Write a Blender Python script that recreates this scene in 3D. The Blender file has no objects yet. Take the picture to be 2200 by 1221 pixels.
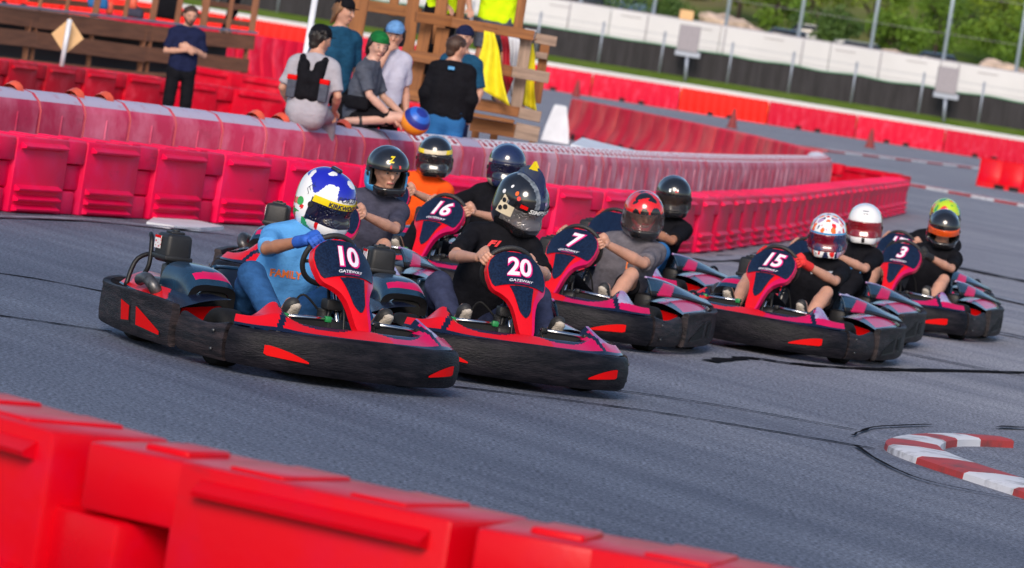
import bpy, bmesh, math, random
import numpy as np
from mathutils import Matrix, Vector
random.seed(7)
R = math.radians
SC = bpy.context.scene
COL = SC.collection

# ------------------------------------------------------------------ camera
F, CAM_H, CX, CY = 10000.0, 2.0, 1100.0, 610.5      # focal length in photo pixels, eye height in metres
ROLL, PITCH = R(9), math.atan(510.0 / F)
_fw = Vector((0, math.cos(PITCH), -math.sin(PITCH)))
_r0 = Vector((1, 0, 0)); _u0 = _r0.cross(_fw)
_rt = math.cos(ROLL) * _r0 + math.sin(ROLL) * _u0
_up = -math.sin(ROLL) * _r0 + math.cos(ROLL) * _u0
CAMP = Vector((0, 0, CAM_H))
cam_d = bpy.data.cameras.new('camera'); cam = bpy.data.objects.new('camera', cam_d); COL.objects.link(cam)
cam.matrix_world = Matrix(((_rt.x, _up.x, -_fw.x, 0), (_rt.y, _up.y, -_fw.y, 0), (_rt.z, _up.z, -_fw.z, CAM_H), (0, 0, 0, 1)))
cam_d.sensor_width = 36; cam_d.lens = F / 2200 * 36
cam_d.clip_start = 0.5; cam_d.clip_end = 3000
cam_d.dof.use_dof = True; cam_d.dof.focus_distance = 26.5; cam_d.dof.aperture_fstop = 5.8
SC.camera = cam

# ------------------------------------------------------------------ sky, sun, exposure
SUN_EL, SUN_AZ = R(30), R(186)          # azimuth from +Y towards +X: low and soft, behind the camera
w = bpy.data.worlds.new('World'); SC.world = w; w.use_nodes = True
nt = w.node_tree; bg = nt.nodes['Background']
sky = nt.nodes.new('ShaderNodeTexSky'); sky.sky_type = 'NISHITA'; sky.sun_disc = False
sky.sun_elevation = SUN_EL; sky.sun_rotation = SUN_AZ; sky.dust_density = 1.2; sky.ozone_density = 2.0
nt.links.new(sky.outputs[0], bg.inputs[0]); bg.inputs[1].default_value = 0.082
sd = bpy.data.lights.new('sun', 'SUN'); sun = bpy.data.objects.new('sun', sd); COL.objects.link(sun)
sd.energy = 1.5; sd.angle = R(24); sd.color = (1.0, .86, .72)
_sdir = Vector((math.sin(SUN_AZ) * math.cos(SUN_EL), math.cos(SUN_AZ) * math.cos(SUN_EL), math.sin(SUN_EL)))
sun.rotation_euler = _sdir.to_track_quat('Z', 'Y').to_euler()
SC.view_settings.view_transform = 'Standard'; SC.view_settings.look = 'None'
SC.view_settings.gamma = 1.0; SC.view_settings.exposure = 0.98
SC.view_settings.use_curve_mapping = False

# ------------------------------------------------------------------ measuring helpers (metres from survey points)
def _ray(px, py):
    return _fw * F + _rt * (px - CX) - _up * (py - CY)
def G(px, py, z=0.0):                    # point at height z
    r = _ray(px, py); return CAMP + r * ((z - CAM_H) / r.z)
def D(px, py, y):                        # point at distance y
    r = _ray(px, py); return CAMP + r * (y / r.y)

# ------------------------------------------------------------------ object helpers
def put(o, label=None, cat=None, group=None, kind=None):
    if label: o['label'] = label
    if cat: o['category'] = cat
    if group: o['group'] = group
    if kind: o['kind'] = kind
    return o
def empty(name, loc=(0, 0, 0), rz=0.0, **k):
    o = bpy.data.objects.new(name, None); COL.objects.link(o); o.location = loc; o.rotation_euler = (0, 0, rz)
    o.empty_display_size = .1
    return put(o, **k)
def link(name, me, parent=None, **k):
    o = bpy.data.objects.new(name, me); COL.objects.link(o)
    if parent: o.parent = parent
    return put(o, **k)
def dup(o, parent=None):
    c = o.copy(); COL.objects.link(c); c.parent = parent
    for ch in o.children: dup(ch, c)
    return c

class MB:
    """collects faces, builds one mesh"""
    def __init__(s): s.v = []; s.f = []; s.m = []
    def add(s, vs, fs, mi=0):
        o = len(s.v); s.v += [tuple(p) for p in vs]
        for i, f in enumerate(fs):
            s.f.append(tuple(o + a for a in f)); s.m.append(mi if isinstance(mi, int) else mi[i])
        return s
    def box(s, c, d, rot=None, mi=0):
        c = Vector(c); M = rot or Matrix.Identity(3); x, y, z = d[0] / 2, d[1] / 2, d[2] / 2
        vs = [c + M @ Vector((sx * x, sy * y, sz * z)) for sz in (-1, 1) for sy in (-1, 1) for sx in (-1, 1)]
        return s.add(vs, [(0, 2, 3, 1), (4, 5, 7, 6), (0, 1, 5, 4), (2, 6, 7, 3), (0, 4, 6, 2), (1, 3, 7, 5)], mi)
    def rbox(s, c, d, b=.02, seg=2, rot=None, mi=0, taper=None):
        bm = bmesh.new(); bmesh.ops.create_cube(bm, size=1)
        for q in bm.verts:
            t = 1.0
            if taper and q.co.z > 0: t = taper
            q.co = Vector((q.co.x * d[0] * t, q.co.y * d[1] * t, q.co.z * d[2]))
        bmesh.ops.bevel(bm, geom=bm.edges[:], offset=b, segments=seg, affect='EDGES', profile=.5)
        bm.verts.index_update(); M = rot or Matrix.Identity(3); c = Vector(c)
        s.add([c + M @ q.co for q in bm.verts], [tuple(q.index for q in f.verts) for f in bm.faces], mi)
        bm.free(); return s
    def tube(s, pts, r, n=8, mi=0, closed=False, cap=True):
        pts = [Vector(p) for p in pts]; N = len(pts); rr = r if isinstance(r, (list, tuple)) else [r] * N
        o = len(s.v); nx = None
        for i, p in enumerate(pts):
            if closed: t = pts[(i + 1) % N] - pts[i - 1]
            else: t = pts[min(i + 1, N - 1)] - pts[max(i - 1, 0)]
            t.normalize()
            if nx is None:
                a = Vector((0, 0, 1)) if abs(t.z) < .9 else Vector((1, 0, 0)); nx = t.cross(a).normalized()
            nx = (nx - t * nx.dot(t)).normalized(); ny = t.cross(nx)
            for k in range(n):
                a = 2 * math.pi * k / n; s.v.append(tuple(p + (nx * math.cos(a) + ny * math.sin(a)) * rr[i]))
        for i in range(N if closed else N - 1):
            j = (i + 1) % N
            for k in range(n):
                l = (k + 1) % n; s.f.append((o + i * n + k, o + i * n + l, o + j * n + l, o + j * n + k)); s.m.append(mi)
        if cap and not closed:
            s.f.append(tuple(o + k for k in range(n))[::-1]); s.m.append(mi)
            s.f.append(tuple(o + (N - 1) * n + k for k in range(n))); s.m.append(mi)
        return s
    def cyl(s, a, b, r, r2=None, n=16, mi=0): return s.tube([a, b], [r, r if r2 is None else r2], n, mi)
    def lathe(s, prof, c, axis=(0, 0, 1), n=24, mi=0):
        ax = Vector(axis).normalized(); h = Vector((1, 0, 0)) if abs(ax.x) < .9 else Vector((0, 1, 0))
        e1 = ax.cross(h).normalized(); e2 = ax.cross(e1); c = Vector(c); o = len(s.v); N = len(prof)
        for r, z in prof:
            for k in range(n):
                a = 2 * math.pi * k / n; s.v.append(tuple(c + ax * z + (e1 * math.cos(a) + e2 * math.sin(a)) * r))
        for i in range(N - 1):
            for k in range(n):
                l = (k + 1) % n; s.f.append((o + i * n + k, o + i * n + l, o + (i + 1) * n + l, o + (i + 1) * n + k)); s.m.append(mi)
        return s
    def grid(s, fn, nu, nv, mi=0, flip=False):
        o = len(s.v)
        for j in range(nv + 1):
            for i in range(nu + 1): s.v.append(tuple(fn(i / nu, j / nv)))
        for j in range(nv):
            for i in range(nu):
                a = o + j * (nu + 1) + i; q = (a, a + 1, a + nu + 2, a + nu + 1)
                s.f.append(q[::-1] if flip else q); s.m.append(mi(( i + .5) / nu, (j + .5) / nv) if callable(mi) else mi)
        return s
    def prism(s, poly, v0, mi=0):        # poly: list of 3d points, v0: extrusion vector
        v0 = Vector(v0); n = len(poly); a = [Vector(p) for p in poly]
        fs = [tuple(range(n))[::-1], tuple(range(n, 2 * n))] + [(i, (i + 1) % n, n + (i + 1) % n, n + i) for i in range(n)]
        return s.add(a + [p + v0 for p in a], fs, mi)
    def mesh(s, name, mats, smooth=False, fix=True):
        me = bpy.data.meshes.new(name); me.from_pydata(s.v, [], s.f)
        for m in (mats if isinstance(mats, (list, tuple)) else [mats]): me.materials.append(m)
        if any(s.m): me.polygons.foreach_set('material_index', s.m)
        if fix:
            bm = bmesh.new(); bm.from_mesh(me); bmesh.ops.recalc_face_normals(bm, faces=bm.faces[:]); bm.to_mesh(me); bm.free()
        if smooth:
            if smooth is True: me.polygons.foreach_set('use_smooth', [True] * len(me.polygons))
            else: me.shade_smooth() if False else me.polygons.foreach_set('use_smooth', [True] * len(me.polygons)); me.set_sharp_from_angle(angle=R(35 if smooth is True else smooth))
        me.update(); return me
    def build(s, name, mats, parent=None, smooth=False, fix=True, **k):
        return link(name, s.mesh(name, mats, smooth, fix), parent, **k)

# ------------------------------------------------------------------ materials
def material(name, col, rough=.5, metal=0.0, var=0.0, vscale=8.0, col2=None, bump=0.0, bscale=60.0, coat=0.0, stretch=(1, 1, 1),
             lo=.35, hi=.65, coords='Object', spec=.5, detail=5.0, rvar=0.0, scuff=0.0, tint=0.0):
    m = bpy.data.materials.new(name); m.use_nodes = True; t = m.node_tree; b = t.nodes['Principled BSDF']
    b.inputs['Base Color'].default_value = (*col, 1); b.inputs['Roughness'].default_value = rough; b.inputs['Metallic'].default_value = metal
    b.inputs['Coat Weight'].default_value = coat; b.inputs['Coat Roughness'].default_value = .12; b.inputs['Specular IOR Level'].default_value = spec
    if var or col2 or bump:
        tc = t.nodes.new('ShaderNodeTexCoord'); mp = t.nodes.new('ShaderNodeMapping'); mp.inputs['Scale'].default_value = stretch
        oi = t.nodes.new('ShaderNodeObjectInfo'); ad = t.nodes.new('ShaderNodeVectorMath'); ad.operation = 'ADD'
        sc = t.nodes.new('ShaderNodeVectorMath'); sc.operation = 'SCALE'; sc.inputs['Scale'].default_value = .37
        t.links.new(oi.outputs['Location'], sc.inputs[0])
        t.links.new(tc.outputs[coords], ad.inputs[0])
        if coords == 'Object': t.links.new(sc.outputs[0], ad.inputs[1])
        t.links.new(ad.outputs[0], mp.inputs[0])
    if var or col2:
        n = t.nodes.new('ShaderNodeTexNoise'); n.inputs['Scale'].default_value = vscale; n.inputs['Detail'].default_value = detail; n.inputs['Roughness'].default_value = .62
        t.links.new(mp.outputs[0], n.inputs['Vector'])
        rp = t.nodes.new('ShaderNodeValToRGB'); rp.color_ramp.elements[0].position = lo; rp.color_ramp.elements[1].position = hi
        c1 = col if col2 else tuple(c * (1 - var) for c in col); c2 = col2 or tuple(min(1, c * (1 + var)) for c in col)
        rp.color_ramp.elements[0].color = (*c1, 1); rp.color_ramp.elements[1].color = (*c2, 1)
        t.links.new(n.outputs['Fac'], rp.inputs[0]); t.links.new(rp.outputs[0], b.inputs['Base Color'])
        if rvar:
            mr = t.nodes.new('ShaderNodeMapRange'); mr.inputs['To Min'].default_value = rough - rvar; mr.inputs['To Max'].default_value = rough + rvar
            mr.inputs['From Min'].default_value = .3; mr.inputs['From Max'].default_value = .7
            t.links.new(n.outputs['Fac'], mr.inputs['Value']); t.links.new(mr.outputs[0], b.inputs['Roughness'])
    if bump:
        n2 = t.nodes.new('ShaderNodeTexNoise'); n2.inputs['Scale'].default_value = bscale; n2.inputs['Detail'].default_value = 4
        t.links.new(mp.outputs[0], n2.inputs['Vector']); bp = t.nodes.new('ShaderNodeBump'); bp.inputs['Strength'].default_value = bump; bp.inputs['Distance'].default_value = .01
        t.links.new(n2.outputs['Fac'], bp.inputs['Height']); t.links.new(bp.outputs[0], b.inputs['Normal'])
    if scuff or tint:
        src = b.inputs['Base Color'].links[0].from_socket
        if tint:                                 # each unit a little lighter or darker than its neighbours
            mr = t.nodes.new('ShaderNodeMapRange'); mr.inputs['To Min'].default_value = 1 - tint; mr.inputs['To Max'].default_value = 1 + tint * .6; t.links.new(oi.outputs['Random'], mr.inputs['Value'])
            hv = t.nodes.new('ShaderNodeHueSaturation'); t.links.new(mr.outputs[0], hv.inputs['Value']); t.links.new(src, hv.inputs['Color']); src = hv.outputs[0]
        if scuff:                                # rubbed tyre marks and dirt
            mp2 = t.nodes.new('ShaderNodeMapping'); mp2.inputs['Scale'].default_value = (1, 1, 3.2); t.links.new(ad.outputs[0], mp2.inputs[0])
            n3 = t.nodes.new('ShaderNodeTexNoise'); n3.inputs['Scale'].default_value = 2.3; n3.inputs['Detail'].default_value = 6; n3.inputs['Roughness'].default_value = .7; t.links.new(mp2.outputs[0], n3.inputs['Vector'])
            r3 = t.nodes.new('ShaderNodeValToRGB'); r3.color_ramp.elements[0].position = .60; r3.color_ramp.elements[1].position = .74; r3.color_ramp.elements[0].color = (0, 0, 0, 1); r3.color_ramp.elements[1].color = (scuff, scuff, scuff, 1); t.links.new(n3.outputs['Fac'], r3.inputs[0])
            mx = t.nodes.new('ShaderNodeMix'); mx.data_type = 'RGBA'; t.links.new(r3.outputs[0], mx.inputs[0]); t.links.new(src, mx.inputs[6]); mx.inputs[7].default_value = (.10, .018, .03, 1); src = mx.outputs[2]
        t.links.new(src, b.inputs['Base Color'])
    m.diffuse_color = (*col, 1); return m

M = {}
def mk(n, *a, **k): M[n] = material(n, *a, **k); return M[n]
# kart
mk('bumper', (.004, .004, .007), .5, spec=.18, var=.5, vscale=5, bump=.5, bscale=28, stretch=(1, 1, 5), col2=(.022, .019, .025), lo=.42, hi=.75)
mk('bumper_side', (.010, .009, .012), .55, spec=.25, bump=.6, bscale=26, vscale=6, stretch=(1, 1, 6), col2=(.050, .036, .040), lo=.42, hi=.75)
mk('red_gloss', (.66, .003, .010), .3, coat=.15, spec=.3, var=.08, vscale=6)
mk('red_insert', (.62, .002, .003), .6, spec=.1)
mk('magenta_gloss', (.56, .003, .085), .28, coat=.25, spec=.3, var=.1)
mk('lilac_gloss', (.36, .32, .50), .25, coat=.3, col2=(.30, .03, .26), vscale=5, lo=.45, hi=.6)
mk('navy_gloss', (.004, .008, .028), .25, coat=.4)
mk('teal_gloss', (.006, .022, .05), .25, coat=.4, col2=(.015, .05, .10), vscale=4)
mk('panel_navy', (.003, .007, .024), .35, coat=.2, spec=.3, col2=(.007, .018, .05), vscale=90, lo=.45, hi=.55)
mk('number_white', (.80, .76, .84), .4)
mk('number_pink', (.75, .01, .20), .4)
mk('black_plastic', (.008, .008, .010), .45, spec=.35, bump=.15, bscale=120)
mk('airbox', (.016, .0165, .019), .45, spec=.4, bump=.2, bscale=200, var=.3)
mk('engine_metal', (.10, .10, .105), .4, .7, var=.4, vscale=25)
mk('rubber', (.007, .007, .008), .75, spec=.3, bump=.3, bscale=90, var=.3)
mk('chrome', (.55, .55, .58), .18, 1.0)
mk('green_clamp', (.015, .22, .06), .4)
mk('seat_shell', (.010, .015, .028), .3, coat=.4)
mk('sticker_white', (.75, .74, .76), .4, col2=(.5, .06, .08), vscale=70, lo=.55, hi=.6)
mk('leather', (.02, .02, .022), .55, bump=.3, bscale=150)
# barriers
def spline(pts, n):
    P = [Vector(p) for p in pts]; out = []
    for i in range(len(P) - 1):
        p0, p1, p2, p3 = P[max(i - 1, 0)], P[i], P[i + 1], P[min(i + 2, len(P) - 1)]
        for k in range(n):
            t = k / n
            out.append(.5 * ((2 * p1) + (p2 - p0) * t + (2 * p0 - 5 * p1 + 4 * p2 - p3) * t * t + (3 * p1 - p0 - 3 * p2 + p3) * t ** 3))
    out.append(P[-1]); return out
mk('block_pink', (.86, .0008, .072), .5, vscale=3.2, col2=(.80, .022, .14), lo=.50, hi=.80, bump=.2, bscale=40, spec=.2, scuff=.4, tint=.14)
mk('block_red', (.58, .001, .018), .5, spec=.15, scuff=.5, tint=.2, vscale=3.5, col2=(.70, .05, .08), lo=.5, hi=.8, bump=.2, bscale=40)
mk('block_scarlet', (.62, .0003, .008), .34, spec=.2, scuff=.35, tint=.05, vscale=3, col2=(.56, .001, .03), lo=.5, hi=.85, bump=.12, bscale=30, rvar=.08)
mk('faded_front', (.52, .040, .11), .6, spec=.12, tint=.2, scuff=.3, vscale=2.4, col2=(.66, .19, .30), lo=.40, hi=.74, stretch=(1.2, 1.2, .8), bump=.2, bscale=30)
mk('faded_skytint_top', (.46, .42, .56), .55, spec=.25, vscale=9, col2=(.46, .16, .22), lo=.56, hi=.78)  # bleached tops, with lavender sky reflection put into the colour
mk('worn_front', (.58, .10, .17), .6, spec=.12, tint=.12, scuff=.15, vscale=2.4, col2=(.74, .42, .50), lo=.38, hi=.68, bump=.2, bscale=30)
mk('worn_top', (.84, .81, .87), .55, spec=.25, vscale=9, col2=(.50, .24, .30), lo=.60, hi=.8)
mk('cap_orange', (.72, .10, .05), .5, var=.2)
mk('worn_red', (.36, .015, .03), .5, var=.2)
mk('jersey_faded', (.74, .014, .05), .6, spec=.12, tint=.22, scuff=.3, vscale=.8, col2=(.78, .12, .12), lo=.42, hi=.66, bump=.15, bscale=10)
mk('jersey_crimson', (.58, .004, .032), .6, spec=.15, tint=.15, vscale=3.5, col2=(.66, .05, .10), lo=.5, hi=.75, stretch=(1, 1, .4))
mk('jersey_orange', (.85, .010, .004), .6, spec=.2, var=.08, vscale=1)
mk('white_plastic', (.66, .68, .74), .5, var=.10, vscale=3)
mk('kerb_white', (.66, .66, .70), .65, vscale=5, col2=(.16, .15, .17), lo=.52, hi=.74, bump=.3)
mk('kerb_red', (.42, .04, .04), .65, vscale=5, col2=(.10, .05, .05), lo=.50, hi=.76, bump=.3)
mk('wood_tower', (.33, .125, .034), .7, vscale=3, col2=(.17, .060, .018), stretch=(.6, 7, 7), bump=.4, bscale=25, lo=.3, hi=.7)
mk('wood_grey', (.30, .21, .16), .8, var=.3, vscale=4, stretch=(.6, 7, 7), bump=.3)
mk('wood_stand', (.27, .105, .050), .75, vscale=2.2, col2=(.15, .055, .025), lo=.3, hi=.7, stretch=(.5, 6, 6), bump=.4, bscale=20)
mk('metal_cap', (.22, .24, .34), .4, .3); mk('post_steel', (.32, .36, .44), .45, .4); mk('post_tall', (.42, .50, .60), .45, .3)
mk('concrete_white', (.60, .59, .62), .8, var=.06, vscale=.4, bump=.1); mk('wall_white', (.62, .61, .65), .8, vscale=.25, var=.05)
mk('windscreen', (.026, .024, .028), .9, var=.35, vscale=2.2, stretch=(3, 1, .3)); mk('trim_green', (.14, .30, .20), .8)
mk('sign_grey', (.30, .28, .31), .7, var=.08); mk('tan_board', (.68, .42, .20), .7, var=.08, vscale=3); mk('cone_rust', (.22, .03, .03), .7, var=.2)
mk('grass', (.085, .15, .010), .95, spec=.05, vscale=.9, col2=(.14, .20, .045), lo=.35, hi=.65, bump=.5, bscale=8, coords='Generated' if False else 'Object')
mk('hill_grass', (.11, .18, .02), .95, spec=.05, vscale=.055, col2=(.19, .15, .08), lo=.42, hi=.66)
mk('bark', (.07, .05, .04), .9, var=.3); mk('boulder', (.50, .38, .30), .85, var=.3, vscale=1.5)
for i, (a, b) in enumerate((((.065, .14, .008), (.14, .25, .014)), ((.11, .19, .010), (.22, .31, .018)), ((.035, .085, .016), (.08, .15, .02)))):
    m_ = mk('leaf_%d' % i, a, .7, vscale=1.1, col2=b, lo=.3, hi=.7)
mk('flag_yellow', (.78, .66, .01), .7, var=.1); mk('flag_red', (.46, .012, .03), .7); mk('flag_white', (.62, .64, .70), .7); mk('flag_black', (.015, .015, .02), .7)
mk('ball_blue', (.02, .12, .55), .4); mk('ball_orange', (.85, .30, .02), .4); mk('ball_navy', (.015, .03, .25), .4)
mk('car_blue', (.10, .18, .32), .25, coat=.6); mk('car_white', (.65, .66, .70), .25, coat=.6); mk('car_silver', (.32, .36, .42), .25, coat=.6); mk('car_glass', (.02, .025, .03), .1)
mk('tar', (.010, .010, .013), .95, var=.3, vscale=20, spec=.02); mk('rubber_mark', (.045, .047, .060), .95, var=.4, vscale=3, spec=.02)
mk('faint_paint', (.22, .23, .28), .8, var=.4, vscale=6)

# ================================================================== GROUND
def asphalt():
    m = bpy.data.materials.new('asphalt'); m.use_nodes = True; t = m.node_tree; b = t.nodes['Principled BSDF']; N = t.nodes.new; L = t.links.new
    tc = N('ShaderNodeTexCoord'); b.inputs['Roughness'].default_value = .72; b.inputs['Specular IOR Level'].default_value = .35
    def noise(sc, det, stretch=None, rot=0):
        n = N('ShaderNodeTexNoise'); n.inputs['Scale'].default_value = sc; n.inputs['Detail'].default_value = det; n.inputs['Roughness'].default_value = .65
        mp = N('ShaderNodeMapping'); mp.inputs['Scale'].default_value = stretch or (1, 1, 1); mp.inputs['Rotation'].default_value = (0, 0, rot); mp.vector_type = 'TEXTURE' if stretch else 'POINT'; L(tc.outputs['Object'], mp.inputs[0]); L(mp.outputs[0], n.inputs['Vector']); return n
    def ramp(src, p0, c0, p1, c1):
        r = N('ShaderNodeValToRGB'); r.color_ramp.elements[0].position = p0; r.color_ramp.elements[0].color = (*c0, 1); r.color_ramp.elements[1].position = p1; r.color_ramp.elements[1].color = (*c1, 1); L(src, r.inputs[0]); return r
    fine = noise(44, 7); r1 = ramp(fine.outputs['Fac'], .38, (.022, .026, .040), .62, (.235, .265, .350))
    big = noise(.5, 5, (1, 2.5, 1), R(30)); r2 = ramp(big.outputs['Fac'], .34, (.80, .80, .83), .68, (1.12, 1.12, 1.10))
    groove = noise(2.4, 5, (1.0, 26, 1), R(33)); r3 = ramp(groove.outputs['Fac'], .38, (.62, .62, .67), .62, (1.03, 1.03, 1.03))
    mx = N('ShaderNodeMix'); mx.data_type = 'RGBA'; mx.blend_type = 'MULTIPLY'; mx.inputs[0].default_value = 1; L(r1.outputs[0], mx.inputs[6]); L(r2.outputs[0], mx.inputs[7])
    m2 = N('ShaderNodeMix'); m2.data_type = 'RGBA'; m2.blend_type = 'MULTIPLY'; m2.inputs[0].default_value = .8; L(mx.outputs[2], m2.inputs[6]); L(r3.outputs[0], m2.inputs[7])
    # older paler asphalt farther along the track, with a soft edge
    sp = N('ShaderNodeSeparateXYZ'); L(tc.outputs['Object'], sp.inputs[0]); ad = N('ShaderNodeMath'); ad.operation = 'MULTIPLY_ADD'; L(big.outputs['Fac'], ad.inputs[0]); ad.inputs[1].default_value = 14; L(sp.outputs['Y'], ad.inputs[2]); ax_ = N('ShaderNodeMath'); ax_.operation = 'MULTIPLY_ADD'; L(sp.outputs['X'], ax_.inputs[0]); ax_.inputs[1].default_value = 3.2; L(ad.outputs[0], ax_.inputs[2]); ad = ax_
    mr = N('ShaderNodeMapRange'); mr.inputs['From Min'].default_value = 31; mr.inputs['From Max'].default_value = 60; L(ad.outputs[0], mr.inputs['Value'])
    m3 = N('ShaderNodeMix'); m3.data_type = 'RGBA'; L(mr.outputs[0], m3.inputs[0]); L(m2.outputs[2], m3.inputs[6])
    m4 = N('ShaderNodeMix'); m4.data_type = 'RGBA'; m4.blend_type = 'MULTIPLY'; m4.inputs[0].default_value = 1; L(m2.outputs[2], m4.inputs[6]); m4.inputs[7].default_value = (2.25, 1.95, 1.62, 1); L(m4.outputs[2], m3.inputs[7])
    L(m3.outputs[2], b.inputs['Base Color'])
    bp = N('ShaderNodeBump'); bp.inputs['Strength'].default_value = .35; bp.inputs['Distance'].default_value = .004; L(fine.outputs['Fac'], bp.inputs['Height']); L(bp.outputs[0], b.inputs['Normal'])
    return m
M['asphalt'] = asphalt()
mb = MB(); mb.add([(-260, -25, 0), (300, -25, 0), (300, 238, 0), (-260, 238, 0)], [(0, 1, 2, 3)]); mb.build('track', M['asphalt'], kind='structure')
mb = MB(); prof = [(-8, 234.6, -.1), (0, 237.4, 1.32), (0, 240.2, 1.74), (0, 253, 2.6), (0, 262, 3.6), (0, 276, 4.6), (0, 300, 7.5), (0, 340, 14), (0, 420, 32), (0, 700, 90), (0, 1500, 150)]
mb = MB(); mb.grid(lambda i, j: Vector((-300 + 700 * i, prof[int(round(j * 10))][1], prof[int(round(j * 10))][2])), 1, 10); 
gm = mb.mesh('grass_bank', [M['grass'], M['hill_grass']]); 
for p in gm.polygons:
    if p.center.y > 255: p.material_index = 1
link('grass_bank', gm, kind='structure')
# island slab behind the second barrier row
mb = MB(); mb.prism([(-4.6, 43.2, 0), (-1.9, 45.6, 0), (-.6, 50.4, 0), (.9, 57, 0), (1.2, 62, 0), (-4.0, 62, 0)], (0, 0, .25)); mb.build('island', M['concrete_white'], kind='structure')
def ribbon(name, pts, wd, m, z=.004, var=0.0, **k):
    mb = MB(); vs = []; P = [Vector((p[0], p[1], 0)) for p in pts]; P = spline(P, 6); rnd = random.Random(len(pts) * 7 + int(abs(P[0].x) * 100))
    for i, p in enumerate(P):
        t = (P[min(i + 1, len(P) - 1)] - P[max(i - 1, 0)]).normalized(); n = Vector((-t.y, t.x, 0)); ww = wd * (1 + var * (rnd.random() - .5) * 2) / 2; j = n * (rnd.random() - .5) * wd * var
        vs += [p + n * ww + j + Vector((0, 0, z)), p - n * ww + j + Vector((0, 0, z))]
    mb.add(vs, [(2 * i, 2 * i + 2, 2 * i + 3, 2 * i + 1) for i in range(len(P) - 1)]); return mb.build(name, M[m], kind='structure', **k)
def gp(*a): return [G(x, y) for x, y in a]
for n, (pts, wd, m) in enumerate((
    (gp((-60, 580), (90, 602), (235, 630)), .05, 'tar'), (gp((-60, 672), (90, 692), (240, 714)), .05, 'tar'), (gp((930, 827), (1150, 853), (1400, 886), (1640, 925), (1880, 966)), .045, 'tar'),
    (gp((1290, 836), (1450, 858), (1620, 886), (1840, 926)), .035, 'tar'), (gp((1528, 779), (1575, 773), (1625, 772), (1690, 782), (1800, 791), (1960, 797), (2230, 802)), .11, 'tar'),
    (gp((1900, 752), (2050, 782), (2210, 812)), .06, 'rubber_mark'), (gp((1840, 962), (1900, 1000), (2000, 1040), (2230, 1085)), .024, 'tar'), (gp((1830, 940), (1880, 922), (2000, 916)), .026, 'tar'), (gp((2140, 922), (2230, 924)), .07, 'rubber_mark'),
    (gp((1560, 560), (1760, 545), (1960, 560), (2220, 610)), .35, 'rubber_mark'), (gp((1500, 560), (1800, 560), (2220, 660)), .22, 'faint_paint'), (gp((-60, 468), (180, 476), (330, 490), (500, 506)), .10, 'faint_paint'),
    (gp((2000, 690), (2230, 735)), .18, 'rubber_mark'))):
    ribbon('tar_seam' if m == 'tar' else ('tyre_mark' if m == 'rubber_mark' else 'worn_line'), pts, wd, m, z=.004 + .0015 * n, var=.45)
# near kerb: a hairpin of painted concrete blocks
kp = spline([G(x, y, .06) * Vector((1, 1, 0)) for x, y in ((2148, 936), (2090, 933), (2035, 932), (1990, 936), (1966, 944), (1970, 955), (2002, 970), (2052, 988), (2114, 1008), (2184, 1030), (2274, 1058))], 8); kl = [0]
for a, b in zip(kp, kp[1:]): kl.append(kl[-1] + (b - a).length)
def along(pts, ls, s):
    s = max(0, min(ls[-1] - 1e-6, s)); i = max(k for k in range(len(ls)) if ls[k] <= s); i = min(i, len(pts) - 2); t = (s - ls[i]) / (ls[i + 1] - ls[i]); return pts[i].lerp(pts[i + 1], t), (pts[i + 1] - pts[i]).normalized()
kroot = empty('kerb', (0, 0, 0), label='raised red and white painted kerb curving round the apex', cat='kerb')
s0 = 0.0
for n in range(12):
    s1 = min(kl[-1], s0 + (.42, .40, .36, .52, .46, .56, .62, .6, .6, .6, .6, .6)[n]); mb = MB(); secs = []
    if s1 - s0 < .05: break
    for q in range(5):
        ss = s0 + (s1 - s0 - .006) * q / 4; p, t = along(kp, kl, ss); nn = Vector((-t.y, t.x, 0)); g = .46 + .36 * min(1, max(0, (ss - .9) / 1.4)); secs.append([p + nn * o * g + Vector((0, 0, z)) for o, z in ((-.24, 0), (-.235, .035), (-.20, .048), (.0, .056), (.20, .052), (.235, .042), (.24, 0))])
    vs = sum(secs, []); fs = [(a * 7 + b, a * 7 + b + 1, a * 7 + b + 8, a * 7 + b + 7) for a in range(4) for b in range(6)] + [tuple(range(7)), tuple(28 + q for q in range(7))[::-1]]
    mb.add(vs, fs); mb.build('kerb_block', M['kerb_white' if n % 2 else 'kerb_red'], kroot, 30); s0 = s1
# far flat kerbs
for lab, (a, b), nb in (('flat red and white kerb line beside the rearmost kart, far side of the track', ((9.0, 121.5), (13.5, 113.5)), 9), ('flat red and white kerb line below the far traffic cones', ((9.6, 162), (19.5, 190)), 13)):
    k2 = empty('kerb', (0, 0, 0), label=lab, cat='kerb'); A, B = Vector((*a, 0)), Vector((*b, 0)); d = (B - A) / nb; nn = Vector((-d.y, d.x, 0)).normalized() * .55
    for i in range(nb):
        p, q = A + d * i, A + d * (i + .985); mb = MB(); mb.prism([p + nn, q + nn, q - nn, p - nn], (0, 0, .06)); mb.build('kerb_block', M['kerb_white' if i % 2 else 'kerb_red'], k2)

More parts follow.
